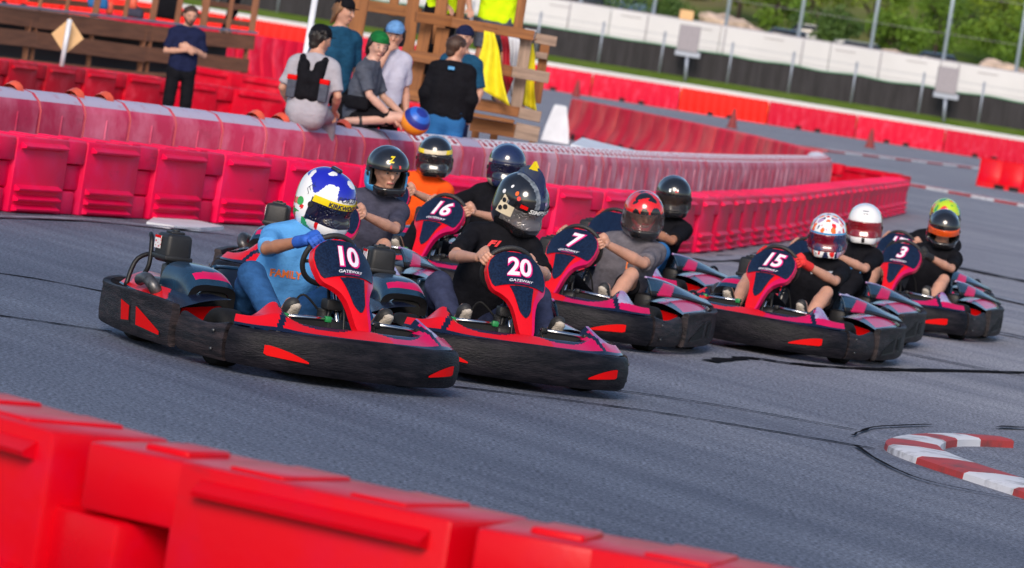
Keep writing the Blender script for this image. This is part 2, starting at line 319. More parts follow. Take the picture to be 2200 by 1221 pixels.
# ================================================================== BARRIERS
ORD = ['first', 'second', 'third', 'fourth', 'fifth', 'sixth', 'seventh', 'eighth', 'ninth', 'tenth', 'eleventh', 'twelfth', 'thirteenth', 'fourteenth', 'fifteenth', 'sixteenth', 'seventeenth', 'eighteenth', 'nineteenth']
TENS = ['', '', 'twent', 'thirt', 'fort', 'fift', 'sixt']
def ordw(n):
    n += 1
    if n < 20: return ORD[n - 1]
    return TENS[n // 10] + ('ieth' if n % 10 == 0 else 'y-' + ORD[n % 10 - 1])
def block_mesh(m, L=1.29):
    """interlocking plastic kart barrier block: top tab to the right, mid tab to the left, ridges on both faces"""
    mb = MB(); a = L * .745; T = .46; H = .66
    mb.rbox((a / 2, T / 2, H / 2), (a, T, H), .022, 2)
    mb.rbox(((a + L) / 2 - .03, T / 2, .555), (L - a + .06, T - .005, .205), .02, 2)
    mb.rbox(((a + L * .955) / 2 - .01, T / 2, .105), (L * .955 - a + .02, T - .05, .205), .02, 2)
    mb.rbox((-.10, T / 2, .33), (.40, T - .10, .225), .02, 2)
    for z, x0, x1 in ((.592, .07, .90), (.222, .05, .88), (.132, .05, .88), (.048, .05, .88)):
        for y, s in ((0, -1), (T, 1)):
            xa, xb = a * x0, a * x1
            mb.prism([(xa, y - s * .012, z - .032), (xa, y + s * .046, z - .022), (xa, y + s * .052, z - .006), (xa, y - s * .012, z + .034)], (xb - xa, 0, 0))
    for x in (a * .30, a * .74): mb.rbox((x, T / 2, H + .002), (a * .20, T * .80, .016), .0078, 3)
    mb.rbox((a + .12, T / 2, H + .002), (.16, T * .5, .026), .0125, 3)
    return mb.mesh('barrier_block', m, 30)
BLK = {c: block_mesh(M[c]) for c in ('block_pink', 'block_red', 'block_scarlet')}
BLK['near'] = block_mesh(M['block_scarlet'], 1.27)
def path_of(pts):
    p = spline([(a, b, 0) for a, b in pts], 12); l = [0]
    for a, b in zip(p, p[1:]): l.append(l[-1] + (b - a).length)
    return p, l
def row(path, me, pitch, name, lab, group, scale=1.0, s0=0.0, count=None, cat='barrier', jit=.012, back=False, zs=1.0):
    p, l = path; s = s0; n = 0; out = []; rnd = random.Random(len(p))
    while s + pitch * .7 < l[-1] and (count is None or n < count):
        a, _ = along(p, l, s); b, _ = along(p, l, s + pitch); d = b - a; o = link(name, me if not callable(me) else me(n))
        if back: o.location = b; o.rotation_euler = (0, 0, math.atan2(-d.y, -d.x))
        else: o.location = a; o.rotation_euler = (0, 0, math.atan2(d.y, d.x) + (rnd.random() - .5) * jit)
        o.scale = (scale, scale, scale * zs); put(o, lab(n), cat, group); out.append(o); s += pitch; n += 1
    return out
PINK = path_of([(-5.4, 34.2), (-4.25, 37.6), (-3.9, 38.6), (-2.74, 41.4), (-2.05, 43.0), (.13, 46.8), (1.83, 51.6), (2.75, 56.8), (3.5, 61.4), (4.6, 69.6), (5.95, 79.4), (7.2, 88.6)])
_last = int(PINK[1][-1] / 1.3)
row(PINK, BLK['block_pink'], 1.30, 'barrier_block', lambda n: 'pink interlocking plastic barrier block, %s from the left end of the front row' % ordw(n), 'pink barrier blocks along the track', zs=.95)
row(path_of([(7.15, 90.6), (5.9, 91.4), (4.6, 92.2)]), BLK['block_red'], 1.30, 'barrier_block', lambda n: 'red barrier block behind the right end of the pink row, %s from right' % ordw(n), 'red blocks behind the end of the pink row', back=True)
row(path_of([(-8.4, 63.0), (-7.59, 65.0), (-6.56, 68.0), (-5.4, 70.4), (-3.9, 71.8), (-2.2, 73)]), BLK['block_red'], 1.30, 'barrier_block', lambda n: 'deep red barrier block below the wooden stand, %s from the left' % ordw(n), 'red barrier blocks below the wooden stand')
row(path_of([(-6.2, 80.5), (-4.9, 79.6), (-3.4, 78.6), (-1.6, 78.2)]), BLK['block_red'], 1.30, 'barrier_block', lambda n: 'red barrier block between the wooden stand and the white pole, %s from the left' % ordw(n), 'red barrier blocks beside the stand', scale=1.15)
for n, (a, b) in enumerate((((-2.14, 14.62), (-1.27, 13.69)), ((-1.25, 13.66), (-.06, 12.97)), ((-.035, 12.93), (1.23, 12.58)), ((1.25, 12.57), (2.52, 12.45)))):
    o = link('barrier_block', BLK['near']); d = Vector((b[0] - a[0], b[1] - a[1], 0)); o.location = (b[0], b[1], 0); o.rotation_euler = (0, 0, math.atan2(-d.y, -d.x)); 
    nrm = Vector((d.y, -d.x, 0)).normalized(); o.location = Vector((b[0], b[1], 0)) - nrm * -.0
    o.location = Vector((b[0], b[1], 0)) + Vector((-d.y, d.x, 0)).normalized() * .46
    put(o, ['blurred scarlet barrier block at the bottom left corner, nearest the camera', 'large scarlet barrier block in the foreground with a long ridge, second from the left', 'scarlet foreground barrier block third from the left, cut by the bottom edge', 'scarlet foreground barrier block at the right, mostly below the bottom edge'][n], 'barrier', 'scarlet barrier blocks in the foreground')
mb = MB(); mb.add([(-3.5, 11.0, 0)], [])
# second row: faded round-topped barriers
def faded_mesh(kind, L=.72):
    mb = MB(); sec = [(0, 0), (0, .80), (.03, .875), (.10, .935), (.20, .955), (.30, .935), (.37, .875), (.40, .80), (.40, 0)]
    n = len(sec); ins = [(0.009, .012), (.016, 0), (L - .016, 0), (L - .009, .012)]; vs = []
    for x, d in ins:
        for y, z in sec: vs.append((x, .2 + (y - .2) * (1 - d * 4), z * (1 - d * .6)))
    fs = []; mi = []
    for a in range(3):
        for b in range(n - 1): fs.append((a * n + b, a * n + b + 1, (a + 1) * n + b + 1, (a + 1) * n + b)); mi.append(3 if a != 1 else (1 if 2 <= b <= 5 else 0))
    fs += [tuple(range(n)), tuple(3 * n + q for q in range(n))[::-1]]; mi += [0, 0]; mb.add(vs, fs, mi)
    mb.rbox((L * .5, .006, .42), (.02, .03, .70), .004, 1, mi=0)
    if kind == 'dome':
        for x in (.12, .6):
            mb.lathe([(.085, -.07), (.085, .03), (.06, .055), (0, .06)], (x - .02, .2, .93), (1, 0, .35), 12, mi=2)
    if kind == 'worn':
        for i in range(3): mb.rbox((.13 + i * .22, .085, .917), (.10, .10, .012), .003, 1, rot=Matrix.Rotation(R(32), 3, 'X'), mi=3)
    return mb.mesh('faded_barrier', [M['worn_front' if kind == 'worn' else 'faded_front'], M['worn_top' if kind == 'worn' else 'faded_skytint_top'], M['cap_orange'], M['worn_red']], 35)
FAD = {k: faded_mesh(k) for k in ('plain', 'dome', 'worn')}
ROW2 = path_of([(-5.3, 37.4), (-4.54, 39.5), (-3.51, 41.6), (-2.2, 43.9), (-1.16, 46.8), (0, 50.6), (1.43, 56.5), (2.92, 64.7), (4.0, 71.8), (4.85, 77.5), (5.15, 80.5), (5.2, 83)])
row(ROW2, lambda n: FAD['plain' if n < 2 or n in (6, 7, 8, 16) else ('dome' if n < 13 and n % 2 else ('worn' if n > 13 else 'plain'))], .735, 'barrier_block', lambda n: 'faded pink barrier with a %s top, %s from the left in the second row' % ('white striped' if n > 13 else 'rounded pale', ordw(n)), 'faded pink barriers in the second row')
# jersey barriers: hairpin inner side and the far row
def jersey_mesh(L, H, m, ribs, foot=True, mi2=None):
    mb = MB(); sec = [(-.30, 0), (-.30, .16 * H), (-.26, .22 * H), (-.13, .52 * H), (-.10, .96 * H), (-.07, H), (.07, H), (.10, .96 * H), (.13, .52 * H), (.26, .22 * H), (.30, .16 * H), (.30, 0)]
    n = len(sec); xs = []
    for i in range(ribs):
        a, b = L * i / ribs, L * (i + 1) / ribs; w = b - a; g = (.012, .55) if 0 < i else (.012, 1)
        xs += [(a + .012, .12), (a + w * .12, 0), (a + w * .80, 0), (b - .012, .12)]
    vs = [(x, y * (1 - d * 1.6) , z * (1 - d * .10)) for x, d in xs for y, z in sec]; N = len(xs)
    fs = [(a * n + b, a * n + b + 1, (a + 1) * n + b + 1, (a + 1) * n + b) for a in range(N - 1) for b in range(n - 1)] + [tuple(range(n)), tuple((N - 1) * n + q for q in range(n))[::-1]]
    mb.add(vs, fs)
    for x in (L * .36, L * .58): mb.box((x, -.30, .075 * H), (.30, .012, .15 * H), mi=1); mb.box((x, .30, .075 * H), (.30, .012, .15 * H), mi=1)
    return mb.mesh('jersey_barrier', [m, M['rubber']], 30)
JF = jersey_mesh(4.45, .95, M['jersey_faded'], 4)
row(path_of([(5.1, 83.6), (4.85, 88), (4.4, 93), (3.3, 99.5), (1.2, 108.5), (.0, 113)]), JF, 4.5, 'jersey_barrier', lambda n: 'sun-faded red jersey barrier on the inside of the hairpin, %s from the right' % ordw(n), 'faded red jersey barriers inside the hairpin', cat='barrier', back=True)
JC = jersey_mesh(4.48, 1.17, M['jersey_crimson'], 11); JO = jersey_mesh(4.48, 1.17, M['jersey_orange'], 11)
row(path_of([(-38.1, 235), (35, 235)]), lambda n: JO if n in (10, ) or n < 6 else JC, 4.5, 'jersey_barrier', lambda n: '%s ribbed jersey barrier of the long far row, %s from its left end' % ('bright orange-red' if n == 10 or n < 6 else 'crimson', ordw(n)), 'ribbed red barriers of the far row', cat='barrier', jit=0)
row(path_of([(-11.5, 119), (-2.6, 127)]), JC, 4.5, 'jersey_barrier', lambda n: ['crimson jersey barrier glimpsed behind the right end of the timber stand', 'crimson jersey barrier left of the white pole, behind the stand'][n % 2], 'crimson jersey barriers behind the stand', jit=0)
row(path_of([(13.2, 138.5), (17.5, 137)]), jersey_mesh(2.05, .85, M['block_scarlet'], 3), 2.1, 'jersey_barrier', lambda n: ['red barrier at the right edge beside the far kerb', 'red barrier cut by the right edge beside the far kerb'][n % 2], 'red barriers at the right edge')
# white jersey barrier beside the tower, slabs, fallen panel
mb = MB(); p = G(1186, 304); wj = jersey_mesh(1.05, .82, M['white_plastic'], 1); 
mb = MB(); mb.prism([(-.33, 0, 0), (.33, 0, 0), (.27, 0, .26), (.15, 0, .62), (.12, 0, .64), (-.12, 0, .64), (-.15, 0, .62), (-.27, 0, .26)], (0, .9, 0)); q = D(1192, 306, 103); o = mb.build('jersey_barrier', M['white_plastic'], None, 20, label='white plastic jersey barrier standing right of the wooden tower', cat='barrier'); o.location = (q.x, q.y, 0); o.scale = (.95, 1, 1.28)
# ================================================================== KARTS
def band(mb, path, prof, mi=0, top=None, cap=True):
    """sweep a closed profile of (outward, z) along a plan path; top(t) adds height to points above z .2"""
    N = len(path); K = len(prof); o = len(mb.v)
    for i, p in enumerate(path):
        t = (path[min(i + 1, N - 1)] - path[max(i - 1, 0)]).normalized(); nrm = Vector((t.y, -t.x, 0))
        dz = top(i / (N - 1)) if top else 0
        for q, z in prof: mb.v.append(tuple(Vector((p.x, p.y, z + (dz * (z - .1) / .18 if z > .1 else 0))) + nrm * q))
    for i in range(N - 1):
        for k in range(K):
            l = (k + 1) % K; mb.f.append((o + i * K + k, o + (i + 1) * K + k, o + (i + 1) * K + l, o + i * K + l)); mb.m.append(mi)
    if cap:
        mb.f.append(tuple(o + k for k in range(K))); mb.f.append(tuple(o + (N - 1) * K + k for k in range(K))[::-1]); mb.m += [mi, mi]
    return mb
OUT = [(-1.06, 0), (-1.07, .25), (-1.065, .42), (-1.02, .56), (-.90, .615), (-.38, .735), (.24, .775), (.55, .765), (.80, .70), (.95, .55), (1.04, .36), (1.085, .16), (1.095, 0)]
_left = [Vector(p) for p in [(a, b, 0) for a, b in OUT]]
_full = [Vector((p.x, -p.y, 0)) for p in reversed(_left)]           # front -> right side -> rear
RIM = spline([(a, -b, 0) for a, b in OUT] , 10)                      # rear -> right -> front  (y negative)
def seg(x0, x1, side):
    """plan path between two X stations on one side, from rear to front"""
    pts = [p for p in RIM if x0 <= p.x <= x1 and p.y < -.36]
    pts = [Vector((p.x, p.y * (1 if side < 0 else -1), 0)) for p in pts]
    return pts if side < 0 else pts[::-1]
def at_rim(x, side, out=0.0):
    best = min(range(1, len(RIM) - 1), key=lambda i: abs(RIM[i].x - x) + (9 if RIM[i].y > -.02 else 0))
    i = best; t = (RIM[i + 1] - RIM[i - 1]).normalized(); p = RIM[i]
    # fine interpolation
    if abs(t.x) > 1e-3: p = p + t * ((x - p.x) / t.x)
    n = Vector((t.y, -t.x, 0)); p = p + n * out
    return Vector((p.x, p.y * (1 if side < 0 else -1), 0))
PROF_F = [(-.012, .055), (.012, .075), (.022, .12), (.026, .17), (.016, .235), (.004, .262), (-.012, .27), (-.03, .268), (-.038, .25), (-.03, .12), (-.03, .06)]
PROF_S = [(.0, .055), (.016, .07), (.024, .12), (.024, .20), (.020, .255), (.026, .268), (.024, .28), (.006, .285), (-.02, .28), (-.03, .25), (-.03, .06)]
PV = [(0, .95, .292), (.12, .878, .392), (.22, .812, .478), (.29, .762, .538), (.34, .726, .578), (.42, .660, .642), (.50, .595, .706), (.56, .546, .752), (.60, .515, .778)]
def panel_pt(u, v, off=0.0):
    for i in range(len(PV) - 1):
        if v <= PV[i + 1][0] or i == len(PV) - 2:
            a, b = PV[i], PV[i + 1]; t = (v - a[0]) / (b[0] - a[0]); X = a[1] + (b[1] - a[1]) * t; Z = a[2] + (b[2] - a[2]) * t; break
    g = 1 / (1 + math.exp((v - .36) / .02))                       # 1 on the legs, 0 on the plate
    ang = R(38) * g + R(45) * (1 - g); n = Vector((math.cos(ang), 0, math.sin(ang)))
    bow = (-1.3 * u * u) * (1 - g) + g * (-3.0 * max(0, abs(u) - .05) ** 2 + .014 - 1.0 * u * u)
    return Vector((X, u, Z)) + n * (bow + off)
def lerp_tab(tab, v):
    for i in range(len(tab) - 1):
        if v <= tab[i + 1][0]: a, b = tab[i], tab[i + 1]; return a[1] + (b[1] - a[1]) * (v - a[0]) / (b[0] - a[0])
    return tab[-1][1]
W_FRAME = [(0, .034), (.05, .050), (.15, .062), (.20, .072), (.25, .092), (.29, .122), (.33, .156), (.36, .170), (.42, .183), (.48, .182), (.53, .163), (.565, .128), (.59, .075), (.60, .03)]
W_PLATE = [(.350, .150), (.37, .165), (.42, .177), (.48, .176), (.53, .158), (.565, .122), (.588, .07), (.595, .03)]
W_INLAY = [(.135, .006), (.155, .024), (.18, .036), (.24, .048), (.29, .060), (.33, .072), (.343, .076)]
def panel_sheet(tab, v0, v1, nv, nu, off, depth, mats=0):
    mb = MB()
    def outer(i, j):
        v = v0 + (v1 - v0) * j; return panel_pt((i * 2 - 1) * lerp_tab(tab, v), v, off)
    mb.grid(outer, nu, nv, mats, flip=True)
    # rim walls
    ring = [(0, j / nv) for j in range(nv)] + [(i / nu, 1) for i in range(nu)] + [(1, 1 - j / nv) for j in range(nv)] + [(1 - i / nu, 0) for i in range(nu)]
    a = [outer(*q) for q in ring]; b = [p + Vector((-depth * .8, 0, -depth * .35)) for p in a]; n = len(a); o = len(mb.v)
    mb.v += [tuple(p) for p in a + b]
    for i in range(n):
        k = (i + 1) % n; mb.f.append((o + i, o + k, o + n + k, o + n + i)); mb.m.append(mats(ring[i][0], ring[i][1]) if callable(mats) else mats)
    return mb
_txt = {}
def text_geo(s, size, shear=0.0, offset=0.0):
    cu = bpy.data.curves.new('t', 'FONT'); cu.body = s; cu.size = size; cu.shear = shear; cu.offset = offset; cu.align_x = 'CENTER'; cu.align_y = 'CENTER'; cu.resolution_u = 4
    o = bpy.data.objects.new('t', cu); COL.objects.link(o); dg = bpy.context.evaluated_depsgraph_get(); me = o.evaluated_get(dg).to_mesh()
    bm = bmesh.new(); bm.from_mesh(me); bmesh.ops.remove_doubles(bm, verts=bm.verts, dist=1e-5)
    bmesh.ops.triangulate(bm, faces=bm.faces[:])
    v = [tuple(q.co) for q in bm.verts]; f = [tuple(q.index for q in p.verts) for p in bm.faces]
    bm.free(); o.evaluated_get(dg).to_mesh_clear(); bpy.data.objects.remove(o); bpy.data.curves.remove(cu); return v, f
def panel_text(mb, s, vc, size, off, offset=.0, shear=.25, mi=0, uc=0.0, sx=1.0):
    v, f = text_geo(s, size, shear, offset); mb.add([panel_pt(uc + x * sx, vc + y, off) for x, y, z in v], f, mi)

def make_kart():
    k = empty('racing_kart')
    # chassis
    mb = MB(); mb.box((.30, 0, .05), (1.15, .50, .008)); 
    for s in (-1, 1):
        mb.tube([(-.85, s * .30, .09), (-.2, s * .30, .07), (.35, s * .34, .07), (.70, s * .26, .08), (.92, s * .24, .10)], .016, 8)
        mb.tube([(-.55, s * .3, .08), (-.55, s * .66, .12)], .013, 6); mb.tube([(.10, s * .3, .08), (.10, s * .70, .12)], .013, 6)
        mb.tube([(.70, s * .26, .10), (.96, s * .3, .16)], .013, 6)
    mb.tube([(-.62, -.62, .14), (-.62, .62, .14)], .02, 8); mb.tube([(-.85, -.3, .09), (-.85, .3, .09)], .016, 8); mb.tube([(.92, -.24, .10), (.92, .24, .10)], .016, 8)
    mb.tube([(.52, -.5, .13), (.52, .5, .13)], .014, 6)
    mb.build('chassis', M['black_plastic'], k, True)
    # bumpers
    fp = [p for p in RIM if p.x >= .74 and p.y < -.001]; fp = fp + [Vector((RIM[-1].x, 0, 0))] + [Vector((p.x, -p.y, 0)) for p in reversed(fp)]
    fb = band(MB(), fp, PROF_F, top=lambda t: .012 * math.cos((t - .5) * 6)).build('front_bumper', M['bumper'], k, 40)
    for s in (-1, 1):
        # almond shaped window in the front bumper, following its curve
        mb = MB(); n = 14; top = []; bot = []
        for i in range(n + 1):
            t = i / n; y = s * (.585 - .215 * t); zc = .185 - .055 * t ** 1.3 if s else 0
            hi = .188 - .062 * t ** 1.6; lo = .132 - .014 * t
            if i in (0,): hi = .185; lo = .14
            if hi < lo: hi = lo + .002
            # x at that y on the rim
            j = min((q for q in range(len(RIM)) if RIM[q].x > .5), key=lambda q: abs(-RIM[q].y - abs(y)))
            p = RIM[j]; tt = (RIM[min(j + 1, len(RIM) - 1)] - RIM[j - 1]).normalized(); p = p + tt * ((-abs(y) - p.y) / (tt.y if abs(tt.y) > .05 else .05))
            nn = Vector((tt.y, -tt.x, 0)) * .0305; q = p + nn; q = Vector((q.x, q.y * (1 if s < 0 else -1), 0))
            top.append(q + Vector((0, 0, hi))); bot.append(q + Vector((0, 0, lo)))
        mb.add(top + bot, [(i, i + 1, n + 2 + i, n + 1 + i) for i in range(n)])
        mb.build('bumper_insert', M['red_insert'], fb, True, fix=False)
        f2 = band(MB(), seg(.24, .75, s), PROF_F, top=lambda t: -.03 * math.sin(math.pi * t)).build('wheel_bumper', M['bumper_side'], k, 40)
        for z in (.11, .21): p = at_rim(.66, s, .025); MB().cyl(p + Vector((0, 0, z)), at_rim(.66, s, .034) + Vector((0, 0, z)), .009, n=10).build('bolt', M['engine_metal'], f2, True)
        sb = band(MB(), seg(-1.08, .25, s), [(a + .022, z) for a, z in PROF_S], top=(lambda t: .03 - .02 * t + .012 * math.sin(t * 9)) if s < 0 else (lambda t: .03 - .02 * (1 - t) + .012 * math.sin((1 - t) * 9)))
        sb = sb.build('side_bumper', M['bumper_side'], k, 40)
        for poly in ([(-.47, .235), (-.32, .215), (-.30, .135), (-.42, .125)], [(-.22, .225), (-.14, .205), (.13, .125), (.13, .105), (-.19, .122)]):
            for nm, grow, out, m in (('slot_frame', .012, .0482, 'black_plastic'), ('bumper_insert' if s < 0 else 'bumper_slot', 0, .0500, 'red_insert' if s < 0 else 'rubber')):  # left slots: the shadow inside them drawn as flat dark patches
                cx = sum(p[0] for p in poly) / len(poly); cz = sum(p[1] for p in poly) / len(poly)
                vs = []
                for x, z in poly:
                    q = at_rim(x + (grow if x > cx else -grow), s, out); vs.append(q + Vector((0, 0, z + (grow if z > cz else -grow))))
                MB().add(vs, [tuple(range(len(vs)))]).prism(vs, (vs[0] * 0)).build(nm, M[m], sb, False) if False else MB().add(vs, [tuple(range(len(vs)))]).build(nm, M[m], sb)
    rp = [p for p in RIM if p.x < -.985 and p.y > -.40]; rp = [Vector((p.x, -p.y, 0)) for p in reversed(rp)] + rp[1:]
    band(MB(), rp, PROF_S, top=lambda t: .02).build('rear_bumper', M['bumper_side'], k, 40)
    # front fairing: the painted cover above the front bumper with two peaked horns
    path = [p for p in RIM if p.x >= .735 and p.y < -.001]; path = path + [Vector((RIM[-1].x, 0, 0))] + [Vector((p.x, -p.y, 0)) for p in reversed(path)]
    NP = len(path) - 1
    def fair(i, j):
        q = i * NP; a = int(min(q, NP - 1)); p = path[a].lerp(path[a + 1], q - a); y = p.y
        ay = abs(y); horn = math.exp(-((ay - .53) / .085) ** 2); dip = math.exp(-(ay / .12) ** 2)
        o = Vector((p.x * .985, y * .975, .268))
        inn = Vector((.80 - .10 * (ay / .6) ** 2 - .04 * max(0, ay - .5) / .2, y * .86, .292 + .115 * horn + .012 * dip))
        mid = o.lerp(inn, .45) + Vector((0, 0, .022 + .015 * (1 - horn)))
        if j < .5: r = o.lerp(mid, j * 2)
        else: r = mid.lerp(inn, j * 2 - 1)
        return r
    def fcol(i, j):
        t = abs(i * 2 - 1); right = i < .5  # left side magenta and lilac: bluish sky light put into the colour
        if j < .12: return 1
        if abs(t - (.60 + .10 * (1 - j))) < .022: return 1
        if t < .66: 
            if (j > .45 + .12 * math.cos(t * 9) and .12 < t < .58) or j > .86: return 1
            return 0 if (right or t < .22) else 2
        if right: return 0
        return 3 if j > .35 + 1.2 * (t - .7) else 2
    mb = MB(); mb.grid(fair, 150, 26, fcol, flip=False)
    mb.grid(lambda i, j: fair(i, 1) + Vector((-.012 * j, 0, -.07 * j)), 72, 1, 1)
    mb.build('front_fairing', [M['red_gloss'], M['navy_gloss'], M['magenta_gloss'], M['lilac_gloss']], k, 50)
    # number panel with its two-legged frame
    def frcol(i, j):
        v = .6 * j; u = abs(i * 2 - 1); return 2 if i > .86 else 0  # magenta band on the kart's left edge: a lit rim put into the paint
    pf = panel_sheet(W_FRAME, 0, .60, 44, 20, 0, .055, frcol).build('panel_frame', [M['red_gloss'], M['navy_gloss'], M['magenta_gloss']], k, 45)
    panel_sheet(W_PLATE, .352, .588, 22, 16, .006, .008).build('number_plate', M['panel_navy'], pf, 45)
    panel_sheet(W_INLAY, .135, .343, 18, 8, .006, .008).build('lower_inlay', M['panel_navy'], pf, 45)
    mb = MB(); vs = [panel_pt(u, v, .0075) for u, v in ((-.045, .338), (.045, .338), (.045, .346), (-.045, .346))]; mb.add(vs, [(0, 1, 2, 3)])
    mb.build('vent_slot', M['rubber'], pf)
    # steering
    c = Vector((.435, 0, .655)); ax = Vector((-.91, 0, .41)).normalized(); e1 = Vector((0, 1, 0)); e2 = ax.cross(e1)
    mb = MB(); mb.tube([c + (e1 * math.cos(a) + e2 * math.sin(a)) * .156 for a in [2 * math.pi * i / 40 for i in range(40)]], .0155, 10, closed=True)
    sw = mb.build('steering_wheel', M['leather'], k, True)
    mb = MB()
    for a in (R(10), R(170), R(270)): mb.tube([c - ax * .02, c + (e1 * math.cos(a) + e2 * math.sin(a)) * .147], .011, 6)
    mb.cyl(c - ax * .035, c + ax * .01, .045, .035); mb.build('spoke', M['black_plastic'], sw, True)
    MB().tube([c - ax * .03, (.62, 0, .36), (.74, 0, .12)], .012, 8).build('steering_column', M['chrome'], k, True)
    mb = MB()
    for s in (-1, 1): mb.tube([(.56, s * .05, .05), (.60, s * .04, .38), (.46, 0, .58)], .011, 6); mb.tube([(.85, s * .05, .10), (.76, s * .035, .40), (.62, s * .03, .56)], .009, 6)
    mb.tube([(.74, -.05, .12), (.62, -.42, .14)], .009, 6); mb.tube([(.74, .05, .12), (.62, .42, .14)], .009, 6)
    mb.build('column_brace', M['black_plastic'], k, True)
    # fuel tank and hoses under the wheel
    mb = MB(); mb.rbox((.57, 0, .21), (.24, .25, .26), .035, 3, taper=.75); mb.cyl((.55, -.04, .33), (.55, -.04, .375), .04); mb.cyl((.55, -.04, .375), (.55, -.04, .39), .045)
    mb.rbox((.60, -.02, .42), (.08, .12, .06), .012, 2)
    mb.build('fuel_tank', M['airbox'], k, 40)
    mb = MB(); mb.tube(spline([(.53, -.06, .37), (.50, -.16, .45), (.46, -.2, .36), (.42, -.2, .2), (.3, -.24, .08)], 6), .007, 6)
    mb.tube(spline([(.62, .02, .44), (.56, .12, .5), (.5, .16, .38), (.45, .18, .12)], 6), .006, 6)
    mb.build('hose', M['rubber'], k, True)
    # pedals
    for s in (-1, 1):
        mb = MB(); mb.tube([(.80, s * .13, .355), (.80, s * .44, .345)], .011, 8)
        pd = mb.build('foot_bar', M['chrome'], k, True)
        mb = MB(); vs = [(.79, s * .15, .345), (.79, s * .43, .335), (.84, s * .40, .20), (.84, s * .17, .20)]; mb.prism(vs, (.008, 0, 0)); mb.tube([(.80, s * .44, .345), (.86, s * .44, .1)], .009, 6); mb.tube([(.80, s * .14, .35), (.86, s * .14, .1)], .009, 6)
        mb.build('pedal_plate', M['rubber'], pd)
        for q in ((.80, s * .155, .352), (.80, s * .425, .344)): MB().rbox(q, (.032, .04, .034), .008).build('pedal_clamp', M['green_clamp' if s < 0 else 'black_plastic'], pd, 40)
    # wheels
    for x, y, r, wd in ((.43, .58, .160, .15), (.43, -.58, .160, .15), (-.62, .52, .142, .20), (-.62, -.52, .142, .20)):
        s = 1 if y > 0 else -1; wh = empty('wheel', (x, y, r)); wh.parent = k
        h = wd / 2
        MB().lathe([(.075, -h * .8), (.10, -h), (r - .02, -h), (r - .004, -h * .8), (r, -h * .5), (r, h * .5), (r - .004, h * .8), (r - .02, h), (.10, h), (.075, h * .8)], (0, 0, 0), (0, 1, 0), 32).build('tyre', M['rubber'], wh, 50)
        mb = MB().lathe([(.075, -h * .8), (.068, -h * .5), (.068, h * .5), (.075, h * .8)], (0, 0, 0), (0, 1, 0), 24)
        mb.lathe([(.0, h * .55), (.03, h * .55), (.066, h * .3), (.068, h * .2)], (0, 0, 0), (0, s, 0), 20); mb.cyl((0, s * h * .4, 0), (0, s * h * .9, 0), .022)
        mb.build('rim', M['engine_metal'], wh, 40)
    # rear wheel arches
    for s in (-1, 1):
        mb = MB(); mb.grid(lambda i, j: Vector((-.62, 0, .14)) + Vector((math.cos(R(15 + 150 * i)) * .175, s * (.40 + .22 * j), math.sin(R(15 + 150 * i)) * .175)), 14, 2); mb.grid(lambda i, j: Vector((-.62, 0, .14)) + Vector((math.cos(R(15 + 150 * i)) * .165, s * (.40 + .22 * j), math.sin(R(15 + 150 * i)) * .165)), 14, 2)
        mb.build('wheel_arch', M['black_plastic'], k, 60, fix=False)
    # seat
    def seat(i, j):
        prof = spline([(.16, 0, .12), (-.02, 0, .085), (-.25, 0, .09), (-.42, 0, .17), (-.48, 0, .30), (-.52, 0, .42), (-.55, 0, .48)], 4)
        q = j * (len(prof) - 1); a = int(min(q, len(prof) - 2)); p = prof[a].lerp(prof[a + 1], q - a)
        u = i * 2 - 1; side = abs(u) ** 2.6; wdt = .235 + .02 * math.sin(j * 3.1)
        up = .20 * math.sin(math.pi * min(1, j * 1.15 + .05)) ** .7
        return p + Vector((.10 * side * max(0, j - .45) * 2, u * wdt, side * up * (1 if j < .6 else max(0, 1 - (j - .6) * 2))))
    mb = MB(); mb.grid(seat, 20, 24); st = mb.mesh('seat', M['seat_shell'], True)
    so = link('seat', st, k); 
    mod = so.modifiers.new('s', 'SOLIDIFY'); mod.thickness = .018; mod.offset = 1
    MB().tube([seat(0, j / 20) for j in range(21)] + [seat(i / 12, 1) for i in range(1, 12)] + [seat(1, 1 - j / 20) for j in range(21)], .011, 6).build('seat_edge', M['teal_gloss'], so, True)
    # engine on the driver's right
    e = MB(); e.rbox((-.44, -.50, .26), (.30, .26, .24), .03, 2); e.cyl((-.30, -.52, .30), (-.16, -.54, .34), .085, .07)
    for z in range(6): e.rbox((-.36, -.62, .22 + z * .026), (.16, .05, .012), .003, 1)
    e.rbox((-.42, -.50, .42), (.10, .12, .10), .02, 2)
    en = e.build('engine', M['engine_metal'], k, 40)
    mb = MB(); mb.rbox((0, 0, 0), (.165, .17, .165), .026, 3, taper=.93); mb.rbox((0, 0, -.055), (.175, .18, .03), .01, 2); mb.rbox((0, 0, .087), (.07, .09, .018), .007, 2); mb.cyl((0, 0, .09), (0, 0, .105), .022)
    ab = mb.build('airbox', M['airbox'], en, 40); ab.location = (-.42, -.52, .56)
    mb = MB(); mb.box((-.030, -.0885, .025), (.07, .004, .072)); mb.box((.0, 0, 0), (.001, .001, .001)); lb = mb.build('warning_label', M['sticker_white'], en); lb.location = ab.location
    mb = MB(); mb.box((-.030, -.0905, .055), (.07, .003, .014)); lb = mb.build('warning_label', M['red_insert'], en); lb.location = ab.location
    MB().tube(spline([(-.56, -.62, .16), (-.60, -.60, .34), (-.57, -.58, .44), (-.60, -.57, .58), (-.66, -.55, .61)], 5), .014, 8).tube(spline([(-.56, -.40, .2), (-.62, -.40, .40), (-.66, -.46, .5), (-.68, -.6, .46), (-.66, -.66, .3)], 5), .014, 8).build('guard_tube', M['black_plastic'], en, True)
